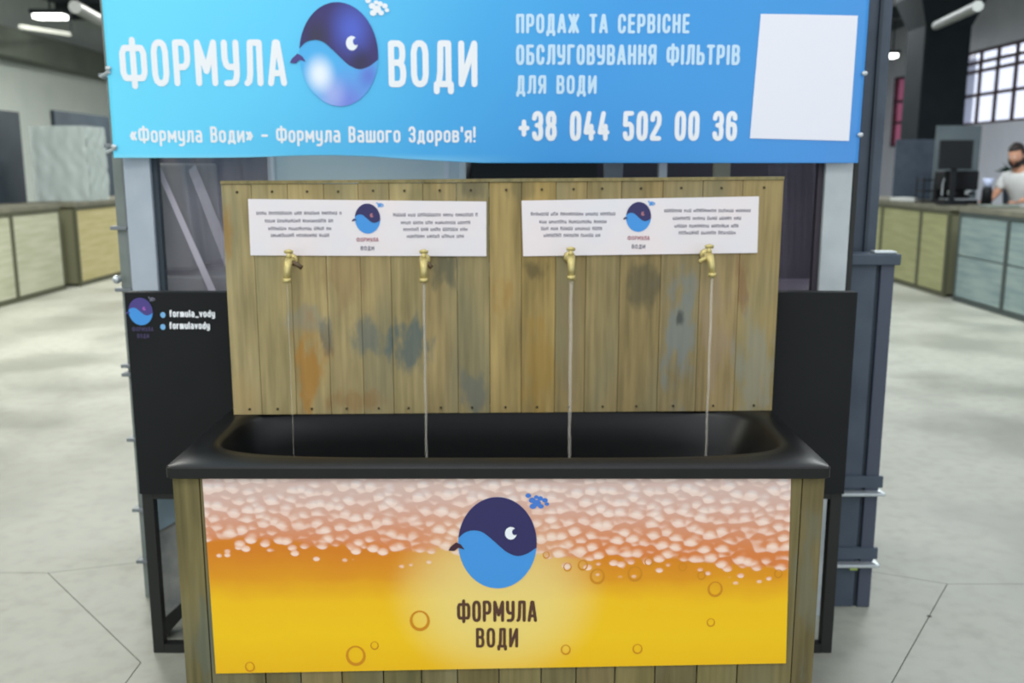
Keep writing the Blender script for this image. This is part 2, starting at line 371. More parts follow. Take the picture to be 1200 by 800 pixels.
# ------------------------------------------------------------------ hall shell
wallp = mat('wall_pale', (212, 222, 214), .8, 0, (222, 230, 222), 1.5)
wallr = mat('wall_lavender', (190, 194, 206), .8, 0, (200, 204, 214), 1.5)
fascia = mat('fascia_green_grey', (96, 104, 94), .8, 0, (110, 116, 104), 2)
ceilm = mat('ceiling_dark', (62, 70, 78), .8, 0, (74, 80, 86), 1.2)
beamm = mat('beam_dark', (58, 66, 68), .7)
beaml = mat('beam_light', (140, 146, 142), .7)
def struct(name, bm, m, parent=None):
    o = obj(name, bm, m, parent)
    if not parent: o['kind'] = 'structure'
    return o
struct('wall_left', bx(-9.3, -9, -5, 26, 0, 4.6), wallp)
struct('trim_1', bx(-9, -8.55, -5, 26, 3.3, 3.78), fascia)
struct('wall_back', bx(-9.3, 9.3, 26, 26.3, 0, 4.6), mat('wall_back_grey', (104, 110, 112), .8, 0, (122, 128, 128), .8))
cb = bx(-9.3, -2.6, -.5, 26.3, 4.6, 4.8); box(cb, 2.6, 9.3, -.5, 26.3, 4.6, 4.8)
for y in (-.5, 6, 12, 18, 25.5): box(cb, -2.6, 2.6, y, y+.8, 4.6, 4.8)
struct('ceiling', cb, ceilm)   # unseen gap down the middle, added to brighten the far hall
# right wall with openings: window Y 12.2..18.8 and a narrow one 21.6..22.7
WR = 9.0
bm = bmesh.new()
W1 = (12.2, 19.5, 2.25, 3.66); W2 = (21.2, 22.9, 1.9, 3.5); W0 = (1.0, 11.0, 1.2, 3.62)
box(bm, WR, WR+.3, -5, W0[0], 0, 4.6); box(bm, WR, WR+.3, W0[1], W1[0], 0, 4.6); box(bm, WR, WR+.3, W1[1], W2[0], 0, 4.6); box(bm, WR, WR+.3, W2[1], 26, 0, 4.6)
for w in (W0, W1, W2): box(bm, WR, WR+.3, w[0], w[1], 0, w[2]); box(bm, WR, WR+.3, w[0], w[1], w[3], 4.6)
struct('wall_right', bm, wallr)
fr = mat('window_frame_maroon', (66, 50, 58), .6)
def glass_mat(name, tint):
    m = bpy.data.materials.new(name); m.use_nodes = True; nt = m.node_tree
    t = N(nt, 'ShaderNodeBsdfTransparent'); t.inputs[0].default_value = tint
    g = N(nt, 'ShaderNodeBsdfGlossy'); g.inputs['Roughness'].default_value = .05
    mx = N(nt, 'ShaderNodeMixShader'); mx.inputs[0].default_value = .06
    nt.links.new(t.outputs[0], mx.inputs[1]); nt.links.new(g.outputs[0], mx.inputs[2]); nt.links.new(mx.outputs[0], nt.nodes['Material Output'].inputs[0]); return m
gl = glass_mat('clear_pane', (.93, .94, 1, 1)); glp = glass_mat('pink_reflection_pane', (.9, .5, .6, 1))  # pink of a red reflection is put into the glass tint
def win(name, w, cols, rows, gmat):
    y0, y1, z0, z1 = w
    f = bmesh.new(); t = .045
    for (a, b_, c_, d) in ((y0, y1, z0, z0+t), (y0, y1, z1-t, z1), (y0, y0+t, z0, z1), (y1-t, y1, z0, z1)): box(f, WR+.03, WR+.12, a, b_, c_, d)
    root = struct(name, f, fr)
    ys = [y0+(y1-y0)*i/cols for i in range(cols+1)]; zs = [z0+(z1-z0)*r for r in rows]
    for y in ys[1:-1]: obj('mullion', bx(WR+.05, WR+.1, y-.03, y+.03, z0+t, z1-t), fr, root)
    for z in zs[1:-1]: obj('glazing_bar', bx(WR+.04, WR+.09, y0+t, y1-t, z-.03, z+.03), fr, root)
    me = None
    for i in range(cols):
        for j in range(len(zs)-1):
            obj('pane', bx(WR+.07, WR+.078, ys[i]+.03, ys[i+1]-.03, zs[j]+.03, zs[j+1]-.03), gmat, root)
win('window_1', W1, 11, (0, .4, .72, .84, 1), gl)
win('window_2', W2, 2, (0, .35, .65, 1), glp)
win('added_window', W0, 8, (0, .5, 1), gl)  # out-of-view window, added to brighten the left wall
# beams
for y in (6, 10.5, 15, 19.5, 24):
    struct('trim_2', bx(-9, 9, y-.12, y+.12, 4.32, 4.6), beamm)
for x in (-6.6, 6.4):
    struct('trim_3', bx(x-.14, x+.14, 0, 26, 4.15, 4.32), beaml if x > 0 else beamm)
lampm = mat('lamp_glow', (255, 255, 250), .5, emit=5)
def lamp(px, py, Y, wpx, label, ang=0):
    p = pt(px, py, Y); w = wpx/F*Y
    t = thing('ceiling_light', label, 'lamp', p, ang)
    obj('diffuser', bx(-w/2, w/2, -.12, .12, -.05, .03), lampm, t, bevel=.02)
    obj('housing', bx(-w/2-.03, w/2+.03, -.15, .15, .03, .10), beamm, t)
    obj('cord', bx(-.012, .012, -.012, .012, .10, 4.6-p.z), beamm, t)
lamp(59, 19, 17, 34, 'bright white hanging lamp at upper left, left of the blue banner')
lamp(1100, 59, 19, 13, 'bright white lamp just right of the dark column')
lamp(1046, 65, 21, 9, 'small bright lamp just left of the dark column')
# long pipe below the left lamp, its reflected light painted as a glow
a = pt(24, 31, 14.5); b_ = pt(82, 40, 17.5)
t = thing('glint_pipe', 'long thin pipe with painted glint under the left hanging lamp', 'lamp', a)
obj('tube', tube(bmesh.new(), [(0, 0, 0), tuple(b_-a)], .035, 8), mat('painted_glint', (215, 218, 205), .5, emit=.9), t)
obj('hanger', bx(.29, .31, .99, 1.01, 0, 4.6-a.z), beamm, t)
# ducts
a = pt(88, 8, 11); b_ = pt(118, 24, 13)
t = tag(obj('duct', tube(bmesh.new(), [a, b_], .07, 12), mat('duct_grey', (140, 144, 142), .5)), 'grey sloping duct under the ceiling, beside banner top left corner', 'duct')
a = pt(1097, 30, 13); b_ = pt(1146, 7, 10)
tag(obj('duct', tube(bmesh.new(), [a, b_], .055, 12), bpy.data.materials['duct_grey']), 'grey sloping duct under the ceiling above the barred window', 'duct')

# dark column on the right
t = thing('column', 'dark slate column with a wider head, behind the green counter', 'column', (5.84, 13.4, 0))
cm = mat('column_dark', (20, 28, 32), .8, 0, (27, 35, 38), 3, spec=.2)
obj('shaft', bx(-.31, .31, -.3, .3, 0, 3.75), cm, t, bevel=.02)
bm = bmesh.new(); r0 = [bm.verts.new((x*.31, y*.3, 3.3)) for x, y in ((-1,-1),(1,-1),(1,1),(-1,1))]; r1 = [bm.verts.new((x*.46, y*.42, 3.7)) for x, y in ((-1,-1),(1,-1),(1,1),(-1,1))]; r2 = [bm.verts.new((x*.46, y*.42, 4.6)) for x, y in ((-1,-1),(1,-1),(1,1),(-1,1))]
for A, B in ((r0, r1), (r1, r2)):
    for i in range(4): bm.faces.new([A[i], A[(i+1) % 4], B[(i+1) % 4], B[i]])
bm.faces.new(r2); bm.faces.new(r0[::-1]); obj('capital', bm, cm, t)

# ------------------------------------------------------------------ counters
cf = mat('counter_frame_olive', (72, 74, 54), .6); cfd = mat('counter_frame_dark', (58, 68, 66), .6)
top_m = mat('counter_top', (98, 98, 84), .5, 0, (118, 116, 100), 5)
def pwood(name, a, b2): return mat(name, a, .7, 0, b2, 3.0, (.6, .6, 6), 5)
p1 = pwood('panel_pale', (160, 162, 136), (180, 181, 158)); p2 = pwood('panel_straw', (168, 158, 108), (186, 176, 132))
p3 = pwood('panel_green', (140, 142, 98), (158, 158, 116)); p4 = pwood('panel_bluegrey', (112, 132, 134), (140, 156, 152))
def counter(label, side, X, y0, y1, splits, pm, fmx, half=False, top=1.02, endm=None):
    """front face at x=X facing the aisle; side -1 = body lies towards -x"""
    t = thing('counter', label, 'counter', (X, y0, 0)); L = y1-y0; D = .62*side
    xs = sorted((0, D)); 
    obj('carcass', bx(xs[0]+.02, xs[1]-.02, .02, L-.02, .03, top-.05), endm or pm[0], t)
    obj('worktop', bx(xs[0]-.02, xs[1]+.02, -.02, L+.02, top-.05, top), top_m, t)
    f = bmesh.new(); e = .018*(-side)
    fx = sorted((e, -e))
    box(f, fx[0], fx[1], 0, L, 0, .05); box(f, fx[0], fx[1], 0, L, top-.09, top-.05)
    ys = [0]+list(splits)+[L]
    for y in ys: box(f, fx[0]*1.2, fx[1]*1.2, max(0, y-.03), min(L, y+.03), .05, top-.09)
    obj('frame', f, fmx, t)
    for i in range(len(ys)-1):
        zs = (.05, .5, top-.09) if (half) else (.05, top-.09)
        for j in range(len(zs)-1):
            o = obj('panel', bx(fx[0]*.6, fx[1]*.6, ys[i]+.03, ys[i+1]-.03, zs[j]+.008, zs[j+1]-.008), pm[(i+j) % len(pm)], t)
    return t
counter('pale counter with two wooden door panels at the far left edge', -1, -5.37, 7.9, 11.2, (1.1, 2.2), [p1], cf)
counter('straw coloured wooden counter on the left, beside the booth post', -1, -5.30, 11.45, 14.6, (1.6,), [p2], cf, endm=mat('end_olive', (104, 104, 80), .7))
counter('yellow-green wooden counter on the right, beside the booth post', 1, 4.87, 10.5, 14.0, (.72, 1.9), [p3], cf, endm=bpy.data.materials['end_olive'])
counter('blue-grey wooden counter with split panels at the right edge', 1, 4.87, 7.2, 10.25, (1.0, 2.02), [p4], cfd, half=True)
# left partitions + wrapped case
struct_col = M['slatedark']
tag(obj('partition', bx(-6.42, -6.36, 7.8, 12.45, 0, 2.14), M['slatedark'], bevel=.005), 'dark slate partition behind the pale left counter', 'partition')
tag(obj('partition', bx(-6.42, -6.36, 13.4, 17, 0, 2.22), M['slatedark'], bevel=.005), 'grey slate partition behind the film wrapped case', 'partition')
t = thing('wrapped_case', 'pale display case wrapped in clear film standing on the straw coloured counter', 'case', (-5.66, 12.3, 1.02))
obj('case_body', bx(-.34, .30, -.28, .28, 0, .9), mat('case_pale', (160, 172, 170), .6, 0, (178, 188, 186), 4), t, bevel=.01)
bm = bmesh.new(); n = 22; 
for (ax, s) in (('x', -1), ('y', 1)):
    g = []
    for i in range(n+1):
        row = []
        for j in range(n+1):
            a1 = -.37+.70*i/n if ax == 'x' else -.3+.6*i/n; z = .93*j/n
            w_ = random.uniform(-.006, .006)+.010*math.sin(i*.9+2*math.sin(j*.5))*math.sin(j*.45+i*.2)
            row.append(bm.verts.new((a1, -.31+w_, z) if ax == 'x' else (.325+w_, a1, z)))
        g.append(row)
    for i in range(n):
        for j in range(n): bm.faces.new([g[i][j], g[i+1][j], g[i+1][j+1], g[i][j+1]])
obj('wrap', bm, M['filmpale'], t, True)

# right partitions behind counter
tag(obj('partition', bx(5.06, 5.68, 12.62, 12.66, 1.02, 1.80), M['slate'], bevel=.005), 'dark slate screen on the green counter, in front of the dark column', 'partition')
a = pt(1099, 147, 11.6); b_ = pt(1151, 147, 11.6)
tag(obj('partition', bx(a.x, b_.x, 11.6, 11.64, 1.02, a.z), mat('partition_grey_green', (76, 88, 94), .6, 0, (90, 102, 106), 3)), 'lighter grey screen standing behind the black monitor', 'partition')
# counter clutter (right)
def on(px, Y): return (px-600)/F*(Y*math.cos(TH)+.43*math.sin(TH))
ct = 1.02
blk = mat('machine_black', (9, 12, 16), .6, 0, (13, 17, 22), 8, spec=.3)
Y0 = 10.75
t = thing('monitor', 'black monitor on a stand, top of the clutter on the right counter', 'monitor', (on(1115, Y0), Y0, ct))
obj('screen', bx(-.185, .185, -.02, .02, .40, .72), blk, t, bevel=.006)
obj('neck', bx(-.03, .03, 0, .03, .02, .42), blk, t); obj('foot', bx(-.14, .14, -.09, .09, 0, .02), blk, t)
Y1 = 10.62
t = thing('coffee_machine', 'dark espresso machine below the monitor on the right counter', 'coffee machine', (on(1118, 10.98)+.32, 11.0, 1.02))
t.location = (5.27, 10.95, ct) 
t.location = (5.20, 11.15, ct)
obj('body', bx(-.20, .20, -.14, .14, .16, .38), blk, t, bevel=.015); obj('base', bx(-.20, .20, -.16, .14, 0, .05), blk, t, bevel=.01)
obj('rear_panel', bx(-.20, .20, .06, .14, .05, .16), blk, t)
for x in (-.1, .1):
    g = obj('group_head', tube(bmesh.new(), [(x, -.1, .16), (x, -.1, .11)], .035, 12), M['chrome'], t); obj('handle', tube(bmesh.new(), [(x, -.12, .13), (x, -.26, .12)], .014, 8), blk, g)
obj('drip_tray', bx(-.17, .17, -.15, .04, .05, .062), M['chrome'], t)
obj('steam_pipe', tube(bmesh.new(), [(-.19, -.12, .3), (-.23, -.17, .22), (-.23, -.17, .1)], .008, 8), M['chrome'], t)
t = thing('wire_rack', 'dark wire rack left of the espresso machine', 'rack', (5.01, 11.42, ct))
bm = bmesh.new()
for z in (0.012, .14, .27):
  bm = bmesh.new()
  for (p, q) in (((-.11,-.1,z),(.11,-.1,z)),((.11,-.1,z),(.11,.1,z)),((.11,.1,z),(-.11,.1,z)),((-.11,.1,z),(-.11,-.1,z)),((-.11,0,z),(.11,0,z))): tube(bm, [p, q], .008, 6)
  obj('shelf_wire', bm, blk, t)
for sx in (-.11, .11):
    for sy in (-.1, .1): obj('upright', tube(bmesh.new(), [(sx, sy, 0), (sx, sy, .3)], .009, 6), blk, t)
t = thing('grinder', 'small dark grinder with a pale hopper, right of the espresso machine', 'grinder', (5.36, 10.72, ct))
obj('body', tube(bmesh.new(), [(0, 0, 0), (0, 0, .16), (0, 0, .2)], [.06, .055, .045], 16), blk, t, True); obj('hopper', tube(bmesh.new(), [(0, 0, .2), (0, 0, .3)], [.04, .06], 16), mat('hopper', (176, 186, 214), .3), t, True)
tag(obj('paper_stack', bx(4.90, 5.12, 12.0, 12.3, ct, ct+.04), mat('paper', (205, 208, 204), .8)), 'small stack of white papers on the green counter', 'paper')
tag(obj('tray', bx(5.02, 5.36, 9.99, 10.2, ct, ct+.03), mat('tray_grey', (120, 128, 120), .5), bevel=.01), 'grey tray on the counter beside the person', 'tray')
def sack(name, label, cat, loc, m, r=(.15, .12, .17)):
    bm = bmesh.new(); ball(bm, Vector((0, 0, r[2]*.88)), 1, r, 20, 14)
    for v in bm.verts:
        s = math.sin(v.co.x*31+1)*math.sin(v.co.z*27)*.012; v.co.x += s; v.co.y += s
        v.co.z = max(0, v.co.z)
        if v.co.z > r[2]*1.55: v.co.x *= .6
    o = tag(obj(name, bm, m, None, True), label, cat); o.location = loc; return o
wbag = mat('white_plastic_bag', (208, 212, 208), .5, 0, (188, 194, 192), 6)
0 and sack('bag', 'crumpled white bag on the blue-grey counter beside the person', 'bag', (5.25, 9.62, ct), wbag, (.13, .12, .19))
t = thing('potted_plant', 'dark green plant at the right edge behind the person', 'plant', (6.75, 12.6, 0))
obj('pot', tube(bmesh.new(), [(0, 0, 0), (0, 0, .9), (0, 0, 1.15)], [.16, .2, .22], 16), M['slatedark'], t, True)
lm = mat('leaf_green', (30, 62, 52), .5, 0, (44, 84, 66), 9)
leaf = None
for i in range(46):
    a1 = random.random()*6.28; e = random.uniform(.15, 1.35); L = random.uniform(.3, .5)
    if leaf is None:
        bm = bmesh.new(); vs = [bm.verts.new(v) for v in [(0,0,0),(.35,.1,.05),(.7,.09,.02),(1,0,-.06),(.7,-.09,.02),(.35,-.1,.05),(.5,0,.0)]]
        for i1 in range(5): bm.faces.new([vs[i1], vs[i1+1], vs[6]])
        bm.faces.new([vs[5], vs[0], vs[6]]); leaf = obj('leaf', bm, lm, t); o = leaf
    else: o = leaf.copy(); COL.objects.link(o); o.parent = t
    o.location = (0, 0, 1.12+random.random()*.25); o.rotation_euler = (random.uniform(-.6, .6), -e, a1); o.scale = (L, L*1.3, L)

# ------------------------------------------------------------------ person at right edge behind the counter
skin = mat('skin', (196, 146, 120), .55); shirt = mat('white_tshirt', (222, 224, 222), .8, 0, (205, 208, 208), 5)
hair = mat('dark_hair', (34, 26, 24), .7); trous = mat('dark_trousers', (42, 46, 58), .85)
def skinfig(name, verts, edges, root, m, parent, lev=2):
    verts = [((x, y-(max(0, z-.9)*.3 if abs(y) < .3 else 0), z), r) for (x, y, z), r in verts]
    me = bpy.data.meshes.new(name); me.from_pydata([v[0] for v in verts], edges, []); me.materials.append(m)
    o = bpy.data.objects.new(name, me); COL.objects.link(o); o.parent = parent
    o.modifiers.new('s', 'SKIN')
    for i, v in enumerate(verts):
        r = v[1]; me.skin_vertices[0].data[i].radius = r if isinstance(r, tuple) else (r, r)
    me.skin_vertices[0].data[root].use_root = True
    for p in me.polygons: p.use_smooth = True
    o.modifiers['s'].use_smooth_shade = True
    sb = o.modifiers.new('d', 'SUBSURF'); sb.levels = lev; sb.render_levels = lev
    return o
# figure faces -y in local space (turned afterwards), height about 1.66
P = thing('person', 'person with dark hair and beard in a white t-shirt leaning on the right counter', 'person', (6.00, 11.08, 0), math.radians(-60))
V = [((0,0,.90),(.15,.11)), ((0,.01,1.05),(.14,.10)), ((0,0,1.22),(.165,.11)), ((0,-.01,1.34),(.13,.085)), ((0,-.03,1.42),(.055,.055)), ((0,-.05,1.50),(.05,.05)),
     ((.17,-.01,1.33),(.055,.055)), ((.25,-.12,1.14),(.046,.046)), ((.20,-.36,1.075),(.034,.034)), ((.18,-.42,1.06),(.026,.022)),
     ((-.17,-.01,1.33),(.055,.055)), ((-.25,-.12,1.14),(.046,.046)), ((-.20,-.36,1.075),(.034,.034)), ((-.18,-.42,1.06),(.026,.022)),
     ((.1,0,.84),(.09,.09)), ((.11,-.01,.47),(.062,.062)), ((.11,.03,.10),(.042,.042)), ((.11,-.12,.045),(.042,.032)),
     ((-.1,0,.84),(.09,.09)), ((-.11,-.01,.47),(.062,.062)), ((-.11,.03,.10),(.042,.042)), ((-.11,-.12,.045),(.042,.032))]
E = [(0,1),(1,2),(2,3),(3,4),(4,5),(3,6),(6,7),(7,8),(8,9),(3,10),(10,11),(11,12),(12,13),(0,14),(14,15),(15,16),(16,17),(0,18),(18,19),(19,20),(20,21)]
skinfig('body', V, E, 0, skin, P)
g = 1.16
sv = [((0,0,.86),(.165,.125)), ((0,.01,1.05),(.158,.118)), ((0,0,1.22),(.19,.14)), ((0,-.01,1.35),(.158,.118)), ((.17,-.01,1.335),(.072,.072)), ((.24,-.10,1.18),(.066,.066)), ((-.17,-.01,1.335),(.072,.072)), ((-.24,-.10,1.18),(.066,.066)), ((0,-.02,1.405),(.09,.085))]
tag(skinfig('tshirt', sv, [(0,1),(1,2),(2,3),(3,4),(4,5),(3,6),(6,7),(3,8)], 0, shirt, P), 'white short-sleeved t-shirt')
tv = [((0,0,.90),(.16,.12)), ((.1,0,.82),(.1,.1)), ((.11,-.01,.47),(.075,.075)), ((.11,.03,.12),(.06,.06)), ((-.1,0,.82),(.1,.1)), ((-.11,-.01,.47),(.075,.075)), ((-.11,.03,.12),(.06,.06))]
skinfig('trousers', tv, [(0,1),(1,2),(2,3),(0,4),(4,5),(5,6)], 0, trous, P)
for s in (-1, 1):
    obj('shoe', ball(bmesh.new(), Vector((s*.11, -.08, .04)), 1, (.052, .14, .045), 16, 10), blk, P, True)
    hx, hy, hz = s*.18, -.44, 1.055
    ob = bmesh.new(); ball(ob, Vector((hx, hy-.03, hz-.005)), 1, (.038, .05, .016), 14, 10)
    obj('palm', ob, skin, P, True)
    for k, (dx, L) in enumerate(((-.027, .062), (-.009, .074), (.009, .07), (.027, .055))):
        pts = [(hx+dx, hy-.06, hz), (hx+dx*1.15, hy-.06-L*.5, hz+.004), (hx+dx*1.25, hy-.06-L, hz-.012)]
        obj('finger', tube(bmesh.new(), pts, [.0095, .009, .007], 8), skin, P, True)
    obj('thumb', tube(bmesh.new(), [(hx-s*.03, hy-.01, hz), (hx-s*.055, hy-.035, hz), (hx-s*.06, hy-.065, hz-.006)], [.011, .01, .008], 8), skin, P, True)
hd = bmesh.new(); ball(hd, Vector((0, 0, 0)), 1, (.078, .1, .13), 28, 20)
for v in hd.verts:
    x, y, z = v.co
    if z < -.02: v.co.x *= 1-.9*max(0, -z-.02)*1.9; v.co.y = y*(1-.8*max(0, -z-.02))-.012*(-z)
    if y < -.06 and abs(x) < .022 and -.04 < z < .02: v.co.y -= .026*(1-abs(x)/.022)*(1 if z < 0 else .4)     # nose
    if y < -.06 and .018 < abs(x) < .045 and .0 < z < .03: v.co.y += .008      # eye sockets
hm = Matrix.Translation((0, -.26, 1.575)) @ Matrix.Rotation(math.radians(22), 4, 'X')
def hb(name, bm, m, lab=None):
    bmesh.ops.transform(bm, matrix=hm, verts=bm.verts); o = obj(name, bm, m, P, True); return o
H_ = hb('head', hd, skin)
for s in (-1, 1):
    hb('ear', ball(bmesh.new(), Vector((s*.078, .01, -.005)), 1, (.012, .02, .032), 10, 8), skin)
    hb('eye', ball(bmesh.new(), Vector((s*.03, -.088, .012)), .011, (1, .7, .8), 10, 8), M['white'])
    hb('pupil', ball(bmesh.new(), Vector((s*.03, -.096, .012)), .005, (1, .6, 1), 8, 6), blk)
hb('mouth', ball(bmesh.new(), Vector((0, -.088, -.062)), 1, (.022, .008, .006), 10, 8), mat('lips', (150, 84, 76), .5))
hr = bmesh.new(); ball(hr, Vector((0, .012, .02)), 1, (.088, .108, .128), 28, 20)
bmesh.ops.delete(hr, geom=[v for v in hr.verts if (v.co.y < -.03 and v.co.z < .075) or v.co.z < -.06], context='VERTS')
so = hb('hair', hr, hair); so.modifiers.new('t', 'SOLIDIFY').thickness = .012
br = bmesh.new(); ball(br, Vector((0, -.016, -.045)), 1, (.077, .090, .095), 28, 20)
bmesh.ops.delete(br, geom=[v for v in br.verts if v.co.z > -.04 or v.co.y > .03 or (abs(v.co.x) < .024 and -.075 < v.co.z < -.05 and v.co.y < 0)], context='VERTS')
so = hb('beard', br, hair); so.modifiers.new('t', 'SOLIDIFY').thickness = .008

# ------------------------------------------------------------------ rear stand: posts, banner, film, panels
YB = 2.90
def xat(px, py, Y): return pt(px, py, Y).x
def zat(py, Y): return pt(600, py, Y).z
# left upright with clamps
xl = xat(131, 190, 3.0)
t = thing('steel_upright', 'grey steel upright with clamps at the left of the banner', 'post', (xl, 3.0, 0))
obj('channel', bx(0, .032, 0, .05, .0, 2.15), mat('upright_green_grey', (112, 122, 118), .5, .1, (130, 138, 134), 8), t, bevel=.003)
obj('flange', bx(.036, .052, -.015, .05, 0, 2.15), M['greysteel'], t, bevel=.002)
for py in (88, 170, 266, 338, 427, 437, 513, 595, 655):
    z = zat(py, 3.0); obj('clamp', bx(-.014, .04, -.02, .02, z-.008, z+.004), M['greysteel'], t, bevel=.002)
obj('bolt', ball(bmesh.new(), Vector((.0, -.03, zat(326, 3.0))), .014, (1, 1, 1), 10, 8), M['chrome'], t)
# light blue-grey board left, next to it a dark strip
a = xat(149, 260, 2.86); b_ = xat(180, 260, 2.86)
tag(obj('board', bx(a, b_, 2.86, 2.885, 0, 2.0), M['pale'], bevel=.003), 'pale blue-grey upright board below the left banner corner', 'board')
a = xat(181, 260, 2.87); b_ = xat(188, 260, 2.87)
tag(obj('bar', bx(a, b_, 2.875, 2.9, 0, 2.0), M['slatedark'], bevel=.002), 'thin dark bar right of the pale blue-grey board', 'post')
# right pale board + bars
a = xat(964, 260, 2.86); b_ = xat(996, 260, 2.86)
tag(obj('board', bx(a, b_, 2.86, 2.885, 0, 2.0), M['palew'], bevel=.003), 'whitish upright board below the right banner corner', 'board')
a = xat(956, 260, 2.87); b_ = xat(963, 260, 2.87)
tag(obj('bar', bx(a, b_, 2.875, 2.9, 0, 2.0), mat('plum_dark', (50, 44, 54), .6), bevel=.002), 'thin plum-dark bar left of the whitish board', 'post')
a = xat(997, 260, 2.87); b_ = xat(1003, 260, 2.87)
tag(obj('bar', bx(a, b_, 2.875, 2.9, 0, 2.0), M['blackframe'], bevel=.002), 'thin black bar right of the whitish board', 'post')
# right slate upright (upper, taller) and lower panel post with cap and ledges
t = thing('steel_upright', 'tall slate-blue steel upright at the right of the banner', 'post', (0, 3.06, 0))
a = xat(1008, 100, 3.06); b_ = xat(1040, 100, 3.06)
obj('web', bx(a, b_, 0, .03, 0, 2.15), M['slate'], t, bevel=.003)
obj('flange', bx(a-.02, a-.004, -.03, .03, 0, 2.15), M['greysteel'], t, bevel=.002)
obj('rib', bx((a+b_)/2+.0, (a+b_)/2+.01, -.012, 0, 0, 2.15), M['slatedark'], t)
t = thing('panel_post', 'lower slate-blue panel post with a cap and ledges, right of the black board', 'post', (0, 2.93, 0))
a = xat(975, 450, 2.93); b_ = xat(1038, 450, 2.93); c0 = xat(1020, 450, 2.93); zt = zat(297, 2.93)
obj('face', bx(a, c0-.006, 0, .03, .0, zt-.03), M['slate'], t, bevel=.003)
obj('edge_strip', bx(c0+.006, b_, -.004, .035, .0, zt-.03), mat('slate_mid', (66, 74, 90), .5), t, bevel=.003)
obj('groove', bx(c0-.006, c0+.006, .01, .03, 0, zt-.03), M['slatedark'], t)
obj('cap', bx(a-.01, b_+.012, -.02, .07, zt-.035, zt), M['slate'], t, bevel=.004)
obj('cap_bolt', bx(c0-.02, c0+.05, -.01, .03, zt, zt+.008), M['chrome'], t, bevel=.003)
for py in (574, 657):
    z = zat(py, 2.93); obj('ledge', bx(a, b_+.012, -.035, .01, z-.01, z), M['chrome'], t, bevel=.002)
    obj('ledge_bracket', bx(a, b_+.01, -.012, 0, z+.012, z+.05), M['slate'], t)
z = zat(664, 2.9); obj('green_tag', bx(c0-.035, c0-.01, -.03, -.022, z-.012, z), mat('tag_green', (150, 170, 90), .5), t)

# dark back sheet, film, wrapped goods in between
tag(obj('back_sheet', bx(-1.36, 1.27, 3.62, 3.66, 0, 2.1), mat('back_sheet_dark', (40, 40, 50), .7, 0, (50, 48, 60), 2)), 'dark sheet closing the back of the stand behind the planks', 'panel')
def filmsheet(name, label, x0, x1, Y, z0, z1, m, amp=.012, seed=0, n=60):
    bm = bmesh.new(); g = []
    for i in range(n+1):
        row = []
        for j in range(n+1):
            u, v = i/n, j/n
            d = amp*(math.sin(9*u+5*v+seed)+.6*math.sin(21*u+13*v*1.0+seed*2)+.35*math.sin(47*u+20*v)+1.2*math.exp(-((u+.8*v-.82)/.05)**2))
            row.append(bm.verts.new((x0+(x1-x0)*u, Y-d, z0+(z1-z0)*v)))
        g.append(row)
    for i in range(n):
        for j in range(n): bm.faces.new([g[i][j], g[i+1][j], g[i+1][j+1], g[i][j+1]])
    return tag(obj(name, bm, m, None, True), label, 'plastic film')
filmsheet('plastic_film', 'creased clear film hanging left of the wooden tap wall', xat(188, 260, 2.93), xat(318, 260, 2.93), 2.96, .12, 1.75, M['film'], .012, 0)
fo = bpy.data.objects['plastic_film']
for (dx, wd, al) in ((0, .016, .8), (.09, .035, .28)):  # diagonal highlights on the film, painted as whiter strips
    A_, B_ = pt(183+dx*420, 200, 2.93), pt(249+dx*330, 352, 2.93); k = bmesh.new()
    prism(k, [(A_.x, A_.z), (B_.x, B_.z), (B_.x+wd, B_.z+.02), (A_.x+wd*.6, A_.z+.02)], 2.932, 2.934); obj('highlight_strip', k, film('film_highlight', al, (196, 192, 204), .2), fo)
filmsheet('plastic_film', 'dark creased film hanging right of the wooden tap wall', xat(900, 260, 2.93), xat(957, 260, 2.93), 2.96, .12, 1.75, film('dark_film', .35, (96, 86, 104)), .01, 2)
# goods under the film on the left: grey drums
t = thing('grey_crate', 'grey crate stack dimly seen behind the left film', 'crate', (xat(225, 330, 3.25), 3.25, 0))
gm = mat('crate_grey', (104, 108, 106), .6, 0, (120, 124, 122), 5)
for k in range(4): obj('crate', bx(-.13, .17 if k < 3 else .05, -.12, .2, .37*k, .37*k+.35), gm, t, bevel=.01)
t = thing('dark_crate', 'dark crate with a pale rim behind the right film', 'crate', (xat(935, 330, 3.2), 3.22, 0))
obj('crate', bx(-.1, .1, -.1, .2, 0, 1.02), mat('crate_plum', (44, 38, 48), .5), t, bevel=.01); obj('rim', bx(-.11, .11, -.12, .21, 1.02, 1.045), mat('rim_grey', (112, 106, 118), .5), t)
# pale wrapped fridge & slatted stack seen between banner and planks
x0, x1 = xat(316, 200, 3.15), xat(545, 200, 3.15)
t = thing('wrapped_cabinet', 'pale cabinet wrapped in film behind the left of the tap wall', 'cabinet', ((x0+x1)/2, 3.15, 0)); w = (x1-x0)/2
obj('body', bx(-w, w, .02, .42, 0, 1.72), mat('cabinet_pale', (222, 234, 234), .5, 0, (230, 240, 238), 3), t, bevel=.02)
obj('edge_left', bx(-w-.006, -w+.012, 0, .02, 0, 1.72), M['white'], t); obj('edge_right', bx(w-.07, w-.055, 0, .02, 0, 1.72), M['white'], t)
x0, x1 = xat(552, 200, 3.2), xat(700, 200, 3.2)
t = thing('pallet_stack', 'stack of pale boards on dark bearers behind the middle of the tap wall', 'pallets', ((x0+x1)/2, 3.2, 0)); w = (x1-x0)/2
z = 0; 
for k in range(11):
    obj('bearer', bx(-w, w, .01, .4, z, z+.08), M['blackframe'], t); z += .08
    obj('board', bx(-w, w, 0, .4, z, z+.045), mat('stack_board', (176, 178, 170), .6) if k == 0 else bpy.data.materials['stack_board'], t); z += .045
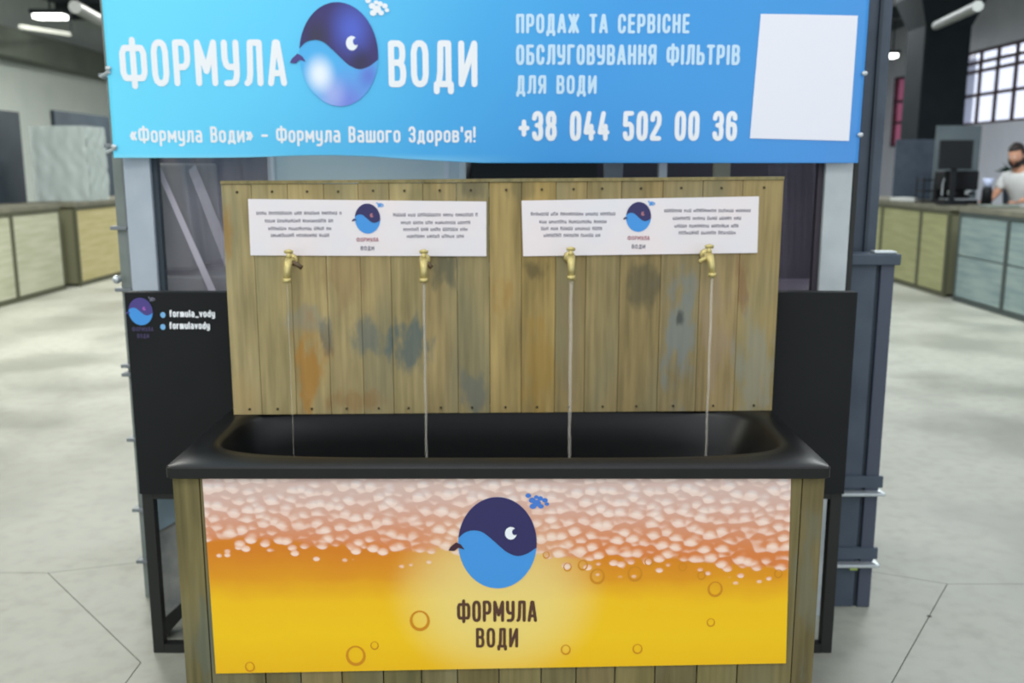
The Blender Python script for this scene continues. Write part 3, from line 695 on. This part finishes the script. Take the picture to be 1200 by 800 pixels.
obj('bearer', bx(-w, w, .01, .4, z, z+.1), M['blackframe'], t)
for i, (px0, px1, mm, lab) in enumerate([(708, 730, M['greysteel'], 'grey steel profile standing behind the tap wall, leftmost of three'), (772, 782, M['chrome'], 'thin light steel profile standing behind the tap wall, middle one'), (838, 856, mat('beige_profile', (150, 148, 130), .6), 'beige profile standing behind the tap wall, rightmost of three')]):
    a, b_ = xat(px0, 200, 3.2), xat(px1, 200, 3.2)
    tag(obj('profile', bx(a, b_, 3.2, 3.24, 0, 1.9), mm, bevel=.003), lab, 'post')
# things seen through the opening under the black board (left)
a, b_ = xat(166, 650, 2.80), xat(215, 650, 2.80)

# banner
x0 = xat(119, 0, 2.82); xr = xat(1019, 0, 2.82)
bmn = bpy.data.materials.new('banner_print'); bmn.use_nodes = True; nt = bmn.node_tree; b = nt.nodes['Principled BSDF']
b.inputs['Roughness'].default_value = .38
tc, xyz = sepobj(nt)
u = maprange(nt, xyz[0], -1.15, 1.1, 0, 1, False)
v = maprange(nt, xyz[2], 1.46, 2.0, 0, 1, False)
cr = N(nt, 'ShaderNodeValToRGB'); e = cr.color_ramp.elements
e[0].position = 0; e[0].color = lin((104, 218, 250)); e[1].position = 1; e[1].color = lin((66, 142, 216))
for p_, c_ in ((.2, (92, 204, 246)), (.45, (58, 168, 230)), (.62, (50, 152, 224)), (.85, (58, 150, 222))):
    k = e.new(p_); k.color = lin(c_)
nt.links.new(math_(nt, 'ADD', u, math_(nt, 'MULTIPLY', math_(nt, 'SUBTRACT', .5, v), .12), clamp=True), cr.inputs[0])
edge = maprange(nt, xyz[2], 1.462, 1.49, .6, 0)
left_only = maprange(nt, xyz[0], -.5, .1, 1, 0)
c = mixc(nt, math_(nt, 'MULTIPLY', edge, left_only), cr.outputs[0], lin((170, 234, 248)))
nt.links.new(c, b.inputs['Base Color'])
YN = 2.82
ban = thing('banner', 'large blue printed banner with white lettering and round emblem', 'banner', (0, YN, 0))
def ripple(x, z):
    u = (x-x0)/(xr-x0); v = (z-1.45)/.57
    return .004*math.sin(u*14+v*3)*max(0, 1-v)+.002*math.sin(u*40)
n = 160; m_ = 24; bm = bmesh.new(); g = []
zb = lambda u: zat(185+6*min(1, max(0, (u-.35)*7)) - 3*math.exp(-((u-.28)/.08)**2), YN)
for i in range(n+1):
    row = []
    for j in range(m_+1):
        u, v = i/n, (.004*j if j < 2 else (j-1)/(m_-1))
        z = zb(u)+(2.02-zb(u))*v
        row.append(bm.verts.new((x0+(xr-x0)*u, ripple(x0+(xr-x0)*u, z), z)))
    g.append(row)
for i in range(n):
    for j in range(m_): bm.faces.new([g[i][j], g[i+1][j], g[i+1][j+1], g[i][j+1]])
o = obj('sheet', bm, bmn, ban, True); sheet_ = o; o.modifiers.new('t', 'SOLIDIFY').thickness = .0015; o.modifiers['t'].offset = 1
YT = YN-.004
def btext(s, a, b, c, d, w, m=M['white'], **k): text_px(s, a, b, c, d, YT, w, m, ban, org=Vector((0, YN, 0)), **k)
btext('ФОРМУЛА', 142, 336, 46, 101, .135, gw=.31, gap=.15)
btext('ВОДИ', 456, 559, 47, 102, .135, gw=.31, gap=.15)
btext('«Формула Води» – Формула Вашого Здоров\'я!', 152, 557, 148, 167, .15, gw=.42, gap=.2)
ltb = mat('print_pale_blue', (196, 226, 246), .5)
btext('ПРОДАЖ ТА СЕРВІСНЕ', 605, 808, 16, 39, .16, ltb, gw=.30, gap=.13)
btext('ОБСЛУГОВУВАННЯ ФІЛЬТРІВ', 605, 867, 52, 76, .16, ltb, gw=.30, gap=.13)
btext('ДЛЯ ВОДИ', 605, 699, 88, 110, .16, ltb, gw=.30, gap=.13)
btext('+38 044 502 00 36', 608, 863, 130, 165, .16, gw=.29, gap=.14)
q = [pt(*p, YT) for p in ((892, 16), (1006, 18), (996, 165), (879, 162))]
A_, B_, C_, D_ = q; bm = bmesh.new(); g = [[bm.verts.new((A_.lerp(B_, i/24).lerp(D_.lerp(C_, i/24), j/8).x, -.0045, A_.lerp(B_, i/24).lerp(D_.lerp(C_, i/24), j/8).z)) for j in range(9)] for i in range(25)]
for i in range(24):
    for j in range(8): bm.faces.new([g[i][j], g[i+1][j], g[i+1][j+1], g[i][j+1]])
tag(obj('blank_card', bm, M['card'], ban), 'plain white printed square')
# shaded print of the banner emblem (printed gradients)
def gradmat(name, stops_fn):
    m = bpy.data.materials.new(name); m.use_nodes = True; nt = m.node_tree; b = nt.nodes['Principled BSDF']; b.inputs['Roughness'].default_value = .4
    tc, xyz = sepobj(nt); nt.links.new(stops_fn(nt, xyz), b.inputs['Base Color']); return m
ce = pt(397, 64, YT); rx = pt(443, 64, YT).x-ce.x; rz = (pt(397, 3, YT).z-pt(397, 125, YT).z)/2
def nrm(nt, xyz, ox, oz, r): 
    a = math_(nt, 'DIVIDE', math_(nt, 'SUBTRACT', xyz[0], ce.x+ox*rx), rx*r); b = math_(nt, 'DIVIDE', math_(nt, 'SUBTRACT', xyz[2], ce.z+oz*rz), rz*r)
    return math_(nt, 'SQRT', math_(nt, 'ADD', math_(nt, 'MULTIPLY', a, a), math_(nt, 'MULTIPLY', b, b)))
def top_c(nt, xyz):
    c = mixc(nt, maprange(nt, nrm(nt, xyz, .35, .5, .75), 0, 1), lin((70, 92, 200)), lin((44, 34, 104)))
    c = mixc(nt, maprange(nt, nrm(nt, xyz, -.55, .35, .5), 0, 1, .8, 0), c, lin((38, 36, 60)))
    return mixc(nt, maprange(nt, nrm(nt, xyz, .55, -.15, .4), 0, 1, .8, 0), c, lin((30, 28, 62)))
def low_c(nt, xyz):
    c = mixc(nt, maprange(nt, nrm(nt, xyz, .2, -1, 1.0), 0, 1), lin((110, 130, 222)), lin((72, 176, 236)))
    c = mixc(nt, maprange(nt, nrm(nt, xyz, .75, -.4, .45), 0, 1, .7, 0), c, lin((96, 92, 204)))
    c = mixc(nt, maprange(nt, nrm(nt, xyz, -.2, -.75, .5), 0, 1, .55, 0), c, lin((190, 190, 240)))
    return mixc(nt, maprange(nt, nrm(nt, xyz, -.5, -.38, .48), .1, 1, .95, 0), c, lin((236, 244, 255)))
mt = gradmat('emblem_top_print', top_c); ml = gradmat('emblem_low_print', low_c)
logo(ce.x, ce.z, rx, rz, -.0055, ban, ml, mt, M['white'], M['purple'], M['white'])
def kids(o):
    for c_ in o.children: yield c_; yield from kids(c_)
for o in [k for k in bpy.data.objects if k.type == 'MESH' and k is not sheet_]:
    r_ = o
    while r_.parent: r_ = r_.parent
    if r_ is ban:
        for v_ in o.data.vertices: v_.co.y += ripple(v_.co.x, v_.co.z)+.0028
for (px, py) in ((127, 80), (134, 172), (1013, 86), (1008, 158)):
    p = pt(px, py, YT); bm = bmesh.new(); ball(bm, Vector((p.x, -.006, p.z)), .007, (1.3, .6, 1), 10, 8); obj('eyelet', bm, M['chrome'], ban, True)
for (px, py) in ((124, 84), (131, 174)):
    p = pt(px, py, YT); obj('tie', tube(bmesh.new(), [(p.x+.01, -.004, p.z), (p.x-.03, .03, p.z-.01), (p.x-.035, .12, p.z-.012)], .005, 6), M['palew'], ban)
obj('top_rail', tube(bmesh.new(), [(x0-.03, .022, 1.99), (xr+.03, .022, 1.99)], .01, 10), M['greysteel'], ban)

# ------------------------------------------------------------------ black framed board
YF = 2.625
L_ = xat(148, 345, YF); R_ = xat(1003, 345, YF); zt = zat(342, YF); zl = zat(577, YF)
bb = thing('black_board', 'black framed board standing on the floor behind the bathtub', 'board', (0, YF, 0))
obj('board_panel', bx(L_, R_, -.013, -.001, zl, zt), M['blackboard'], bb)
for nme, a in (('frame_side', (L_, L_+.034)), ('frame_side', (R_-.034, R_))): obj(nme, bx(a[0], a[1], 0, .03, 0, zt), M['blackframe'], bb, bevel=.002)
obj('frame_top', bx(L_+.034, R_-.034, 0, .03, zt-.012, zt), M['blackframe'], bb); obj('frame_bottom', bx(L_+.034, R_-.034, 0, .03, 0.0, .028), M['blackframe'], bb)
obj('frame_middle', bx(L_+.034, R_-.034, 0, .03, zl-.02, zl), M['blackframe'], bb)
ox = Vector((0, YF, 0))
p = pt(167, 364, YF); r1 = pt(181, 364, YF).x-p.x; r2 = (pt(167, 348, YF).z-p.z)
logo(p.x, p.z, r1, r2, -.014, bb, M['blue'], M['purple'], mat('print_pinkish', (160, 90, 180), .5), M['purple'], M['greytext'])
def ttext(s, a, b, c, d, w, m): text_px(s, a, b, c, d, YF-.014, w, m, bb, org=ox, gw=.42, gap=.2, joined=True)
ttext('formula_vody', 199, 252, 363, 371.5, .2, M['white']); ttext('formulavody', 199, 246, 377, 385.5, .2, M['white'])
ttext('ФОРМУЛА', 155, 180, 383, 388, .18, M['dimpurple']); ttext('ВОДИ', 161, 175, 391, 396, .18, M['dimpurple'])
for py in (368, 382):
    p = pt(193, py, YF); flat('icon', [(p.x+.0075*math.cos(t*math.pi/6), p.z+.0085*math.sin(t*math.pi/6)) for t in range(12)], -.014, mat('print_icon_blue', (120, 180, 226), .5), bb)
# wrapped slab seen through the lower opening at left
a, b_ = xat(175, 600, 2.75), xat(240, 600, 2.75)
t = thing('wrapped_slab', 'grey film-wrapped slab behind the opening of the black board', 'slab', (a, 2.72, 0), 0)
bm = bmesh.new(); 
pr = [(0, 0.03), (b_-a, .18), (b_-a, .62), (0, .62)]
prism(bm, pr, .0, .05); obj('slab_body', bm, mat('slab_grey', (112, 116, 118), .5, 0, (142, 144, 140), 14, bump=.6), t)
bm = bmesh.new(); prism(bm, [(0.0, .335), (b_-a, .43), (b_-a, .63), (0.0, .63)], -.012, -.002); obj('blue_grey_sleeve', bm, mat('sleeve_bluegrey', (118, 138, 150), .5), t)
bm = bmesh.new(); prism(bm, [(0, 0.0), (.03, 0.0), (b_-a, .16), (b_-a, .19), (0, .035)], -.01, .05); obj('foot_bar', bm, M['blackframe'], t)

# ------------------------------------------------------------------ bathtub with plank surround
ZR = EYE-.664
XL, XRr, YA, YZ = -.782, .720, 2.02, 2.60
tub = thing('bathtub', 'black bathtub set into the plank surround under the four taps', 'bathtub', (0, 0, 0))
NN = 128
def ring(x0, x1, y0, y1, z, k):
    """superellipse ring, k large = squarer"""
    cx, cy, ax, ay = (x0+x1)/2, (y0+y1)/2, (x1-x0)/2, (y1-y0)/2; out = []
    for i in range(NN):
        t = 2*math.pi*i/NN; c_, s_ = math.cos(t), math.sin(t)
        out.append((cx+ax*math.copysign(abs(c_)**(2/k), c_), cy+ay*math.copysign(abs(s_)**(2/k), s_), z))
    return out
rings = [ring(XL+.004, XRr-.004, YA+.003, YZ-.003, ZR-.028, 60), ring(XL, XRr, YA, YZ, ZR-.026, 60), ring(XL, XRr, YA, YZ, ZR-.003, 60), ring(XL+.003, XRr-.003, YA+.003, YZ-.003, ZR, 60),
         ring(XL+.045, XRr-.04, YA+.062, YZ-.05, ZR+.001, 6), ring(XL+.055, XRr-.05, YA+.072, YZ-.056, ZR, 4.2), ring(XL+.062, XRr-.06, YA+.078, YZ-.06, ZR-.012, 4),
         ring(XL+.075, XRr-.10, YA+.085, YZ-.068, ZR-.10, 4), ring(XL+.10, XRr-.20, YA+.10, YZ-.08, ZR-.28, 3.8), ring(XL+.14, XRr-.27, YA+.13, YZ-.11, ZR-.38, 3.4), ring(XL+.22, XRr-.34, YA+.18, YZ-.16, ZR-.41, 3)]
bm = bmesh.new(); vr = [[bm.verts.new(p) for p in r] for r in rings]
for A, B in zip(vr, vr[1:]):
    for i in range(NN): bm.faces.new([A[i], A[(i+1) % NN], B[(i+1) % NN], B[i]])
bm.faces.new(vr[-1]); o = obj('shell', bm, M['black'], tub, True)
for p in list(o.data.polygons)[:3*NN]: p.use_smooth = False
o.modifiers.new('t', 'SOLIDIFY').thickness = .006; o.modifiers['t'].offset = -1
obj('drain', tube(bmesh.new(), [(XL+.4, 2.31, ZR-.408), (XL+.4, 2.31, ZR-.40)], .03, 20), M['chrome'], tub)
obj('overflow', tube(bmesh.new(), [(XL+.088, 2.31, ZR-.1), (XL+.10, 2.31, ZR-.103)], .03, 20), M['chrome'], tub)

fw = wood('surround_wood', stains=[(-.72, .35, .03, .12, (92, 104, 96), .5), (.68, .5, .03, .2, (104, 108, 92), .5), (-.3, .1, .3, .05, (90, 106, 98), .5)], base=((84, 78, 48), (146, 134, 90)))
sur = thing('plank_surround', 'weathered plank surround carrying the bathtub, yellow poster on its front', 'surround', (0, 0, 0))
PX0, PX1 = -.772, .712; npk = 16
xs = [PX0+(PX1-PX0)*i/npk+ (random.uniform(-.008, .008) if 0 < i < npk else 0) for i in range(npk+1)]
xs[1] = PX0+.062; xs[-2] = PX1-.052
ZT = ZR-.026
for i in range(npk):
    o = obj('plank', bx(xs[i]+.0012, xs[i+1]-.0012, 2.036+random.uniform(0, .0025), 2.056, 0, ZT), fw, sur, bevel=.0015)
    f = random.uniform(.75, 1.08); o.color = (f*random.uniform(.95, 1.08), f, f*random.uniform(.85, 1.1), 1)
for X, sgn in ((PX0, 1), (PX1, -1)):
    for k in range(6):
        y0 = 2.057+k*.086; xx = sorted((X, X+sgn*.02))
        o = obj('plank', bx(xx[0], xx[1], y0+.001, y0+.085, 0, ZT), fw, sur, bevel=.0015); f = random.uniform(.7, 1); o.color = (f, f, f*.95, 1)
for (x, y) in ((PX0+.045, 2.08), (PX1-.045, 2.08), (PX0+.045, 2.53), (PX1-.045, 2.53)):
    o = obj('corner_post', bx(x-.02, x+.02, y-.02, y+.02, 0, ZR-.03), fw, sur)

# poster on the surround
YP = 2.031
pc = [pt(237, 561, YP), pt(927, 557, YP), pt(921, 777, YP), pt(253, 789, YP)]
pos = thing('beer_poster', 'yellow beer-foam poster with round bird emblem on the surround front', 'poster', (0, YP, 0))
pm = bpy.data.materials.new('beer_print'); pm.use_nodes = True; nt = pm.node_tree; b = nt.nodes['Principled BSDF']; b.inputs['Roughness'].default_value = .35
tc, xyz = sepobj(nt)
zlo = pc[3].z; zhi = pc[0].z; xlo = pc[0].x; xhi = pc[1].x
X = maprange(nt, xyz[0], xlo, xhi, 0, 1, False); Z = maprange(nt, xyz[2], zlo, zhi, 0, 1, False)
mp = N(nt, 'ShaderNodeMapping'); mp.inputs['Scale'].default_value = (1, 0, 1.35); mp.inputs['Rotation'].default_value = (0, .35, 0); nt.links.new(tc.outputs['Object'], mp.inputs[0])
nz = N(nt, 'ShaderNodeTexNoise'); nz.inputs['Scale'].default_value = 9; nt.links.new(mp.outputs[0], nz.inputs[0])
vo = N(nt, 'ShaderNodeTexVoronoi'); vo.feature = 'SMOOTH_F1'; vo.inputs['Scale'].default_value = 34; vo.inputs['Randomness'].default_value = .75; vo.inputs['Smoothness'].default_value = .3; nt.links.new(mp.outputs[0], vo.inputs['Vector'])
ofs = N(nt, 'ShaderNodeVectorMath', operation='ADD'); ofs.inputs[1].default_value = (-.004, 0, -.006); nt.links.new(mp.outputs[0], ofs.inputs[0])
vo2 = N(nt, 'ShaderNodeTexVoronoi'); vo2.feature = 'SMOOTH_F1'; vo2.inputs['Scale'].default_value = 34; vo2.inputs['Randomness'].default_value = .75; vo2.inputs['Smoothness'].default_value = .3; nt.links.new(ofs.outputs[0], vo2.inputs['Vector'])
cell = maprange(nt, vo.outputs['Distance'], .15, .62)
hl = maprange(nt, math_(nt, 'SUBTRACT', vo2.outputs['Distance'], vo.outputs['Distance']), -.02, .16)
depth = maprange(nt, Z, .60, 1.0, 0, 1)       # 0 at beer line, 1 top
foamd = mixc(nt, depth, lin((216, 126, 60)), lin((212, 184, 174)))
foaml = mixc(nt, depth, lin((242, 202, 176)), lin((224, 212, 208)))
foam = mixc(nt, cell, foaml, foamd); foam = mixc(nt, math_(nt, 'MULTIPLY', hl, .6), foam, lin((250, 226, 212)))
beer = N(nt, 'ShaderNodeValToRGB'); e = beer.color_ramp.elements; e[0].position = 0; e[0].color = lin((236, 184, 4)); e[1].position = .64; e[1].color = lin((212, 126, 20))
for p_, c_ in ((.2, (242, 196, 6)), (.38, (240, 190, 8)), (.5, (222, 150, 14))): k = e.new(p_); k.color = lin(c_)
nt.links.new(math_(nt, 'ADD', Z, math_(nt, 'MULTIPLY', math_(nt, 'SUBTRACT', nz.outputs[0], .5), .1)), beer.inputs[0])
glow = math_(nt, 'ADD', math_(nt, 'POWER', math_(nt, 'ABSOLUTE', math_(nt, 'DIVIDE', math_(nt, 'SUBTRACT', X, .5), .2)), 2), math_(nt, 'POWER', math_(nt, 'DIVIDE', math_(nt, 'SUBTRACT', Z, .42), .5), 2))
gf = maprange(nt, glow, 0, 1.0, .72, 0)
beerc = mixc(nt, gf, beer.outputs[0], lin((236, 220, 140)))
line = math_(nt, 'ADD', math_(nt, 'SUBTRACT', .655, math_(nt, 'MULTIPLY', X, .14)), math_(nt, 'ADD', math_(nt, 'MULTIPLY', math_(nt, 'SUBTRACT', nz.outputs[0], .5), .1), math_(nt, 'MULTIPLY', math_(nt, 'SUBTRACT', cell, .5), .10)))
fmask = maprange(nt, math_(nt, 'SUBTRACT', Z, line), -.012, .02)
foam = mixc(nt, math_(nt, 'MULTIPLY', gf, .6), foam, lin((228, 214, 188)))
nt.links.new(mixc(nt, fmask, beerc, foam), b.inputs['Base Color'])
bm = bmesh.new(); prism(bm, [(p.x, p.z) for p in pc], 0, .003); obj('sheet', bm, pm, pos)
c0 = pt(583, 636, YP); rx = pt(629, 636, YP).x-c0.x; rz = (pt(583, 583, YP).z-pt(583, 690, YP).z)/2
logo(c0.x, c0.z, rx, rz, -.001, pos, M['blue'], M['navy'], M['white'], M['maroon'], M['splash'])
text_px('ФОРМУЛА', 536, 629, 703.5, 728.5, YP-.001, .14, M['brown'], pos, org=Vector((0, YP, 0)), gw=.3, gap=.13)
text_px('ВОДИ', 558, 607, 735.5, 758.5, YP-.001, .14, M['brown'], pos, org=Vector((0, YP, 0)), gw=.3, gap=.13)
bub = mat('print_bubble_amber', (206, 136, 12), .4); bub2 = mat('print_bubble_light', (228, 172, 30), .4)
for (px, py, r) in [(492, 727, 12), (417, 768, 12), (439, 756, 5), (293, 781, 6), (663, 761, 6), (747, 760, 6), (833, 729, 5), (744, 672, 9), (700, 675, 9), (683, 662, 6), (838, 690, 9), (822, 674, 5), (912, 672, 5), (640, 650, 4), (665, 664, 5), (800, 664, 5), (760, 658, 5)]:
    p = pt(px, py, YP); k = r/F*2.15
    bm = bmesh.new(); n = 20
    A = [bm.verts.new((p.x+k*math.cos(2*math.pi*i/n), -.001, p.z+k*1.1*math.sin(2*math.pi*i/n))) for i in range(n)]
    B = [bm.verts.new((p.x+k*.74*math.cos(2*math.pi*i/n), -.001, p.z+k*1.1*.78*math.sin(2*math.pi*i/n)+k*.08)) for i in range(n)]
    for i in range(n): bm.faces.new([A[i], A[(i+1) % n], B[(i+1) % n], B[i]])
    o = obj('bubble_ring', bm, bub, pos)

# ------------------------------------------------------------------ plank tap wall on the rear of the tub
YW = 2.49
YAW = .03
def loc2(px, py):   # photo position -> local x,z on the yawed wall front
    u = (px-600)/F; v = (400-py)/F
    d = Vector((u, math.cos(TH)+v*math.sin(TH), -math.sin(TH)+v*math.cos(TH)))
    n_ = Vector((-math.sin(YAW), math.cos(YAW), 0)); k = YW*n_.y/ d.dot(n_)
    p = d*k; return ((p.x)/math.cos(YAW), EYE+p.z)
Xw = lambda px, py=400: loc2(px, py)[0]
Zw = lambda py, px=600: loc2(px, py)[1]
st = []
for (px, py, rx_, ry_, col, s) in [(363, 428, 15, 42, (168, 118, 44), .85), (480, 406, 18, 26, (70, 94, 100), .85), (430, 398, 16, 22, (84, 102, 104), .7), (381, 388, 6, 22, (74, 82, 84), .7), (365, 375, 22, 14, (128, 132, 122), .5),
        (555, 455, 12, 22, (92, 102, 100), .7), (522, 312, 14, 20, (78, 84, 72), .75), (410, 470, 26, 12, (140, 100, 56), .5), (795, 390, 16, 60, (120, 130, 128), .85), (797, 372, 4, 10, (60, 64, 62), .9), (755, 335, 16, 26, (78, 76, 62), .7),
        (628, 315, 10, 12, (76, 70, 48), .7), (885, 430, 18, 55, (136, 138, 124), .7), (836, 380, 14, 60, (150, 132, 110), .6), (870, 330, 6, 28, (122, 84, 60), .6), (592, 345, 8, 26, (156, 118, 58), .6), (633, 430, 14, 60, (156, 124, 58), .6),
        (266, 272, 6, 20, (150, 112, 56), .7), (402, 330, 18, 36, (140, 112, 76), .5), (560, 222, 14, 10, (84, 84, 70), .6), (668, 380, 10, 80, (140, 122, 92), .5), (610, 222, 14, 10, (100, 96, 70), .5), (285, 465, 16, 24, (172, 148, 100), .6), (500, 230, 20, 14, (110, 108, 76), .4)]:
    a, z = loc2(px, py); k = 2.57/F
    st.append((a, z, rx_*k*1.35, ry_*k*1.25, col, s*.85))
bw = wood('tap_wall_wood', stains=st, base=((108, 100, 72), (186, 170, 126)))
wall = thing('tap_wall', 'upright weathered plank wall holding four brass taps and two white signs', 'plank wall', (0, YW, 0), YAW)
edges = [271, 305, 346, 387, 426, 461, 499, 537, 574, 611, 650, 685, 724, 771, 816, 861, 907]
tints = [(1.12,1.1,1.02),(1.08,1.06,.95),(1.1,1.05,.92),(1.05,1.02,.92),(.98,.93,.82),(1.0,.98,.88),(1.04,.97,.84),(.86,.84,.76),(1.0,.9,.68),(1.0,.88,.62),(.9,.83,.68),(.86,.82,.72),(.8,.74,.62),(.84,.8,.74),(.92,.84,.74),(.93,.87,.74)]
zb_ = ZR+.001
nailm = None
for i in range(16):
    a, b2 = Xw(edges[i], 440), Xw(edges[i+1], 440)
    zt0 = Zw(212-5*i/16+random.uniform(-.6, .6), 258)
    o = obj('plank', bx(a+.0004, b2-.0004, random.uniform(0, .003), .022, zb_, zt0-.008), bw, wall, bevel=.0015)
    o.color = (*[c_*1.0 for c_ in tints[i]], 1)
    for z in (zt0-.028, zb_+.016):
        if nailm is None:
            bm = bmesh.new(); bmesh.ops.create_cone(bm, cap_ends=True, segments=10, radius1=.0034, radius2=.003, depth=.004)
            bmesh.ops.rotate(bm, matrix=Matrix.Rotation(math.pi/2, 3, 'X'), verts=bm.verts); nn = obj('nail', bm, M['nail'], o); nailm = nn
        else: nn = nailm.copy(); COL.objects.link(nn); nn.parent = o
        nn.location = ((a+b2)/2+random.uniform(-.008, .008), -.0005, z)
za, zc = Zw(212, 258)-.008, Zw(207, 258)-.008
bm = bmesh.new(); XA, XB = Xw(271, 440), Xw(907, 440)
vs = [bm.verts.new(v) for v in [(XA,-.002,za),(XB,-.002,zc),(XB,.03,zc),(XA,.03,za),(XA,-.002,za+.008),(XB,-.002,zc+.008),(XB,.03,zc+.008),(XA,.03,za+.008)]]
for f in [(0,3,2,1),(4,5,6,7),(0,1,5,4),(1,2,6,5),(2,3,7,6),(3,0,4,7)]: bm.faces.new([vs[i] for i in f])
o = obj('top_strip', bm, bw, wall); o.color = (.72, .72, .62, 1)
for z in (zb_+.05, za-.08): o = obj('rear_batten', bx(XA, XB, .0225, .045, z, z+.045), bw, wall); o.color = (.7, .7, .65, 1)

# signs
Rw = Matrix.Rotation(YAW, 4, 'Z')
marble = mat('sign_print', (224, 222, 226), .4, 0, (232, 222, 222), 7)
def words(parent, y, x0, x1, z, h, seed):
    """illegible tiny print: rows of small strokes in word groups"""
    r = random.Random(seed); bm = bmesh.new(); x = x0
    while x < x1:
        wl = r.randint(3, 9)
        for k in range(wl):
            if x >= x1: break
            hh = h*r.uniform(.7, 1.0)
            for (a, b2, c_, d) in ((x, x+h*.17, z, z+hh), (x+h*.38, x+h*.55, z, z+hh), (x, x+h*.55, z+(hh-h*.18)*r.choice((0, .5, 1)), None)):
                d = d or c_+h*.18
                bm.faces.new([bm.verts.new(v) for v in ((a, y, c_), (b2, y, c_), (b2, y, d), (a, y, d))])
            x += h*.72
        x += h*.5
    me = bpy.data.meshes.new('small_print'); bm.to_mesh(me); bm.free(); me.materials.append(M['greytext'])
    o = bpy.data.objects.new('small_print', me); COL.objects.link(o); o.parent = parent; o['kind'] = 'stuff'
def sign(label, corners, lg, tl, tr, seed):
    s = thing('sign', label, 'sign', (0, YW, 0), YAW, None)
    c_ = [loc2(*p) for p in corners]
    obj('plate', prism(bmesh.new(), c_, -.004, -.0005), marble, s)
    cx, cz = loc2(*lg); r = 14.2/F*2.57
    logo(cx, cz, r, r*1.18, -.005, s, M['blue'], M['navy'], M['redtext'], M['navy'], M['blue'])
    a = loc2(lg[0]-13, lg[1]+25+2); b2 = loc2(lg[0]+13, lg[1]+25+2)
    lettering('ФОРМУЛА', a, b2, .011, .17, M['redtext'], s, y=-.0046, joined=True)
    a = loc2(lg[0]-8, lg[1]+37); b2 = loc2(lg[0]+8, lg[1]+37)
    lettering('ВОДИ', a, b2, .011, .17, M['greytext'], s, y=-.0046, joined=True)
    for k, (a, b2, yy) in enumerate(tl+tr):
        p = loc2(a, yy+2.5); q = loc2(b2, yy+2.5); words(s, -.0046, p[0], q[0], p[1], .0095, seed+k)
    return s
sign('left white sign with small print and round emblem above two taps', ((291, 233), (570, 236), (570, 300), (294, 299)), (431, 256),
     [(301, 400, 249), (311, 391, 258), (315, 388, 267), (318, 386, 275)], [(461, 558, 251), (470, 549, 260), (473, 546, 268), (477, 543, 276)], 3)
sign('right white sign with small print and round emblem above two taps', ((611, 235), (889, 230), (887, 296), (613, 300)), (748, 254),
     [(622, 720, 250), (632, 708, 259), (634, 706, 267), (637, 703, 275)], [(778, 877, 246), (788, 868, 255), (790, 864, 264), (795, 861, 272)], 30)

# taps (local origin on the wall front) and water
def tap(label, px, py, lean, lever):
    x, z = loc2(px, py); w = Rw @ Vector((x, 0, 0))
    t = thing('tap', label, 'tap', (w.x, YW+w.y, z), YAW, 'brass taps on the plank wall')
    t['group'] = 'brass taps on the plank wall'
    obj('flange', tube(bmesh.new(), [(0, -.0045, 0), (0, -.010, 0)], [.016, .013], 16), M['brass'], t, True)
    bm = bmesh.new(); tube(bm, [(0, -.009, 0), (0, -.03, 0), (0, -.045, 0), (lean*.2, -.058, -.006), (lean*.6, -.064, -.02), (lean, -.065, -.044)], [.0085, .0085, .012, .0105, .009, .008], 14)
    obj('body', bm, M['brass'], t, True)
    obj('spout_ring', tube(bmesh.new(), [(lean, -.065, -.042), (lean, -.065, -.053)], .0108, 14), M['brass'], t, True)
    obj('stem', tube(bmesh.new(), [(0, -.045, .006), (0, -.045, .021)], [.008, .006], 12), M['brass'], t, True)
    h = bmesh.new(); tube(h, [(-.011, -.045, .024), (0, -.046, .026), (.011, -.045, .024)], [.004, .006, .004], 10)
    obj('handle', h, M['brass'], t, True)
    if lever:
        obj('lever', tube(bmesh.new(), [(.004, -.05, -.002), (.022*lever, -.054, -.008), (.034*lever, -.056, -.016)], [.007, .006, .006], 10), M['darklever'] if lever > 0 and lever < 1.2 else M['brass'], t, True)
    return t, (x+lean)
tp = [(343, 304, -.004, 1, 'brass tap with dark side lever, first from the left'), (498, 304, 0, .6, 'brass tap over the second water stream from the left'),
      (667, 301, 0, 0, 'brass tap at the left end of the right sign'), (826, 298, .006, -.8, 'brass tap leaning right, rightmost of the four')]
for i, (px, py, ln, lv, lab) in enumerate(tp):
    t, sx = tap(lab, px, py, ln, lv)
    w = t.location + Rw @ Vector((ln, -.065, -.054))
    zbm = ZR-.40
    bm = bmesh.new(); n = 26; R0_ = (.0009, .0034, .0046, .0034)[i]; pts = []; rs = []
    for k in range(n+1):
        f = k/n; pts.append((0.0006*math.sin(f*30+i), -.012*f, -(w.z-zbm)*f)); rs.append(R0_*(1.1-.25*f+.1*math.sin(f*55+i)))
    tube(bm, pts, rs, 10)
    o = tag(obj('water_stream', bm, M['water'], None, True), ('faint thin water thread below the first tap from the left', 'thin water stream falling from the second tap from the left', 'wider water stream falling from the third tap from the left', 'water stream falling from the rightmost tap')[i], 'water', 'water streams falling into the bathtub')
    o.location = w
